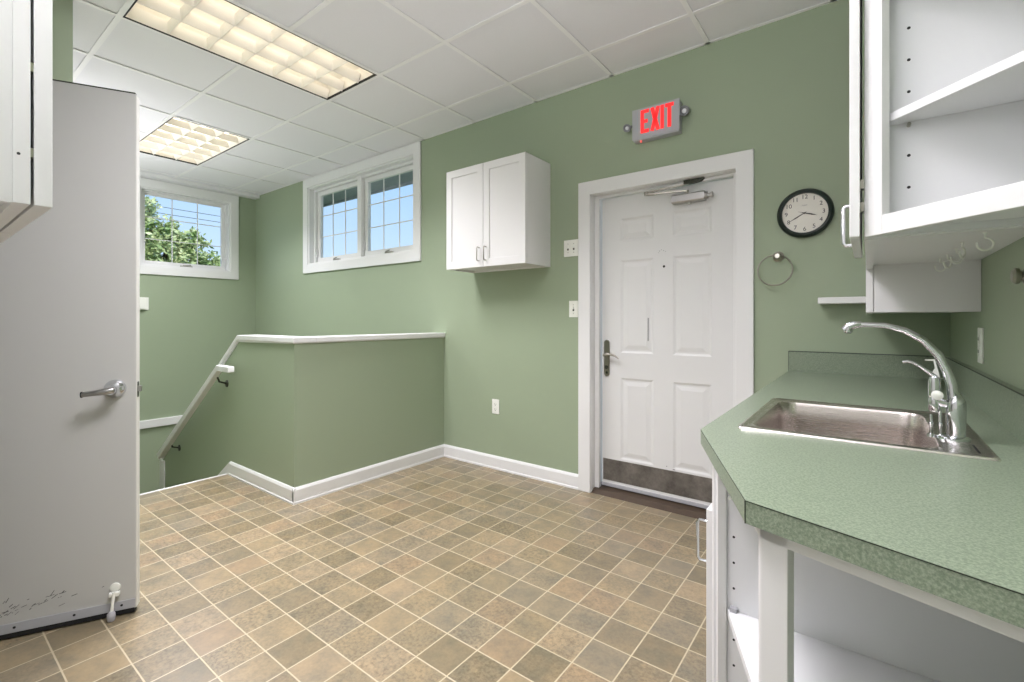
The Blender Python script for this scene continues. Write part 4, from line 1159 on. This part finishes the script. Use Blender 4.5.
for a, b_ in ((lx0, xm_-0.002), (xm_+0.002, lx1)):
    m_ = MB()
    m_.box(a, b_, 0.1345, 0.1555, 1.3595, UZ1-0.02)
    dd = obj('door', m_, 'white', t, bevel=0.001)
    hxx = xm_ + (0.035 if a > lx0 else -0.035)
    obj('handle', MB().tube([(hxx, 0.155, 1.40), (hxx, 0.178, 1.40), (hxx, 0.183, 1.41), (hxx, 0.183, 1.49), (hxx, 0.178, 1.50), (hxx, 0.155, 1.50)], 0.0045, 8), 'nickel', dd)
for z_ in (1.435, 1.57, 1.90, 2.04): obj('hinge', B(lx1-0.02, lx1-0.004, 0.1306, 0.1344, z_, z_+0.014), 'nickel', t)

# ------------------------------------------------------------------ outdoors
setp(obj('ground', B(-60, 30, -40, 60, -1.75, -1.65), 'ground'), 'ground outside the building', 'ground', kind='structure')
ev = MB().box(XL-1.4, 2.0, D+T, 3.55, 2.745, 2.80).box(XL-1.4, 2.0, 3.55, 3.58, 2.72, 2.90)
setp(obj('roof_eave', ev, 'ext'), 'grey roof overhang seen through the top of the double window', 'roof eave', kind='structure')

def tree(name, base, label, blobs, nleaf, size, mat, trunk_r, cat='tree', seed=1):
    rr = random.Random(seed)
    t = thing(name, base, label, cat)
    top = Vector(blobs[0][0])
    tk = MB().tube([Vector(base), (Vector(base)+top)/2 + Vector((0.1, 0.1, 0)), top], [trunk_r, trunk_r*0.7, trunk_r*0.3], 10)
    for c_, r_ in blobs:
        tk.tube([(Vector(base)*0.35+top*0.65), (top+Vector(c_))/2, Vector(c_)], [trunk_r*0.35, trunk_r*0.25, trunk_r*0.08], 6)
        for k in range(9):
            d_ = Vector((rr.gauss(0,1), rr.gauss(0,1), rr.gauss(0,1)+0.3)).normalized()
            tk.tube([Vector(c_), Vector(c_)+d_*r_*0.6+Vector((0,0,0.03)), Vector(c_)+d_*r_*1.0], [trunk_r*0.07, trunk_r*0.05, trunk_r*0.02], 5)
    obj('trunk', tk, 'bark', t)
    fm = MB()
    tot = sum(r_**2 for _, r_ in blobs)
    for c_, r_ in blobs:
        nl = int(nleaf*r_**2/tot)
        ncl = max(6, nl//14)
        for q in range(ncl):
            d_ = Vector((rr.gauss(0,1), rr.gauss(0,1), rr.gauss(0,1))).normalized()
            cc_ = Vector(c_) + d_*r_*(0.45+0.6*rr.random())
            for w_ in range(14):
                p = cc_ + Vector((rr.gauss(0,1), rr.gauss(0,1), rr.gauss(0,1)))*r_*0.11
                a = Vector((rr.gauss(0,1), rr.gauss(0,1), rr.gauss(0,0.7))).normalized()
                b2 = a.cross(Vector((rr.gauss(0,1), rr.gauss(0,1), rr.gauss(0,1)))).normalized()
                L_ = size*(0.6+0.8*rr.random())
                fm.poly([p, p+a*L_*0.5+b2*L_*0.22, p+a*L_, p+a*L_*0.5-b2*L_*0.22], [(0,1,2,3)])
    obj('foliage', fm, mat, t, smooth=False)
    return t
TREE_BLOBS = [((-11.6, 3.35, 2.45), 0.62), ((-11.6, 3.05, 2.9), 0.45), ((-11.5, 3.75, 2.5), 0.46), ((-11.6, 3.12, 3.45), 0.22), ((-11.5, 4.12, 2.25), 0.40),
              ((-11.8, 2.6, 2.7), 0.7), ((-11.4, 3.85, 2.85), 0.24), ((-11.4, 3.45, 3.0), 0.2), ((-11.7, 3.4, 1.8), 0.7)]
tree('leafy_tree', (-11.7, 3.2, -1.65), 'leafy green tree outside the stairwell window', TREE_BLOBS, 11000, 0.11, 'leaf', 0.14, seed=4)
t = thing('conifer_tree', (-16.5, 6.4, -1.65), 'small dark conifer at the lower right of the stairwell window', 'tree')
obj('trunk', MB().tube([(-16.5, 6.4, -1.65), (-16.5, 6.4, 2.9)], [0.12, 0.02], 8), 'bark', t)
fm = MB(); rr = random.Random(9)
for k in range(2600):
    z_ = rr.random(); rad = 0.85*(1-z_)*(0.75+0.25*math.sin(z_*60))
    a = rr.random()*2*PI; q = math.sqrt(rr.random())*rad
    p = Vector((-16.5+q*math.cos(a), 6.4+q*math.sin(a), -0.6+3.7*z_))
    d_ = Vector((math.cos(a), math.sin(a), 0.15+rr.random()*0.5)).normalized(); s2 = d_.cross(up).normalized()
    fm.poly([p, p+d_*0.1+s2*0.02, p+d_*0.22, p+d_*0.1-s2*0.02], [(0,1,2,3)])
obj('foliage', fm, 'needle', t, smooth=False)
for i, (dz, lb_) in enumerate(((-0.30, 'upper overhead cable beyond the stairwell window'), (-0.52, 'lower overhead cable beyond the stairwell window'))):
    setp(obj('overhead_cable', MB().tube([(-19, -6+3*k, 5.35+dz-0.02*k+0.012*(k-4)**2) for k in range(6)], 0.009, 6), 'wire'), lb_, 'cable', 'overhead cables')

# ------------------------------------------------------------------ sky
wd = bpy.data.worlds.new('World'); scene.world = wd; wd.use_nodes = True
nt = wd.node_tree; bg = nt.nodes['Background']
tc = N(nt, 'ShaderNodeTexCoord'); sp_ = N(nt, 'ShaderNodeSeparateXYZ'); nt.links.new(tc.outputs['Generated'], sp_.inputs[0])
cr = N(nt, 'ShaderNodeValToRGB'); e = cr.color_ramp.elements
e[0].position = 0.0; e[0].color = lin((232, 240, 250))
e[1].position = 1.0; e[1].color = lin((105, 155, 225))
x = e.new(0.12); x.color = lin((196, 222, 250))
x = e.new(0.35); x.color = lin((150, 195, 246))
nt.links.new(sp_.outputs['Z'], cr.inputs['Fac']); nt.links.new(cr.outputs['Color'], bg.inputs['Color'])
bg.inputs['Strength'].default_value = 1.15
sl_ = bpy.data.lights.new('sun', 'SUN'); sl_.energy = 4.0; sl_.angle = math.radians(1); sl_.color = (1, 0.95, 0.85)
so = bpy.data.objects.new('sun', sl_); COL.objects.link(so)
so.rotation_euler = Vector((-0.75, 0.25, -0.7)).to_track_quat('-Z', 'Y').to_euler()   # from behind the house onto the trees

# ------------------------------------------------------------------ camera
cam = bpy.data.cameras.new('camera'); co = bpy.data.objects.new('camera', cam); COL.objects.link(co)
cam.sensor_width = 36; cam.sensor_fit = 'HORIZONTAL'; cam.lens = 36*470.5/1024
cam.shift_y = -(341-319.4)/1024
cam.clip_start = 0.02
co.location = (0, 0, 1.18); co.rotation_euler = (PI/2, 0, math.radians(37.22))
scene.camera = co
vs = scene.view_settings
vs.view_transform = 'Standard'; vs.look = 'None'; vs.gamma = 1.0; vs.exposure = 0.10; vs.use_curve_mapping = False
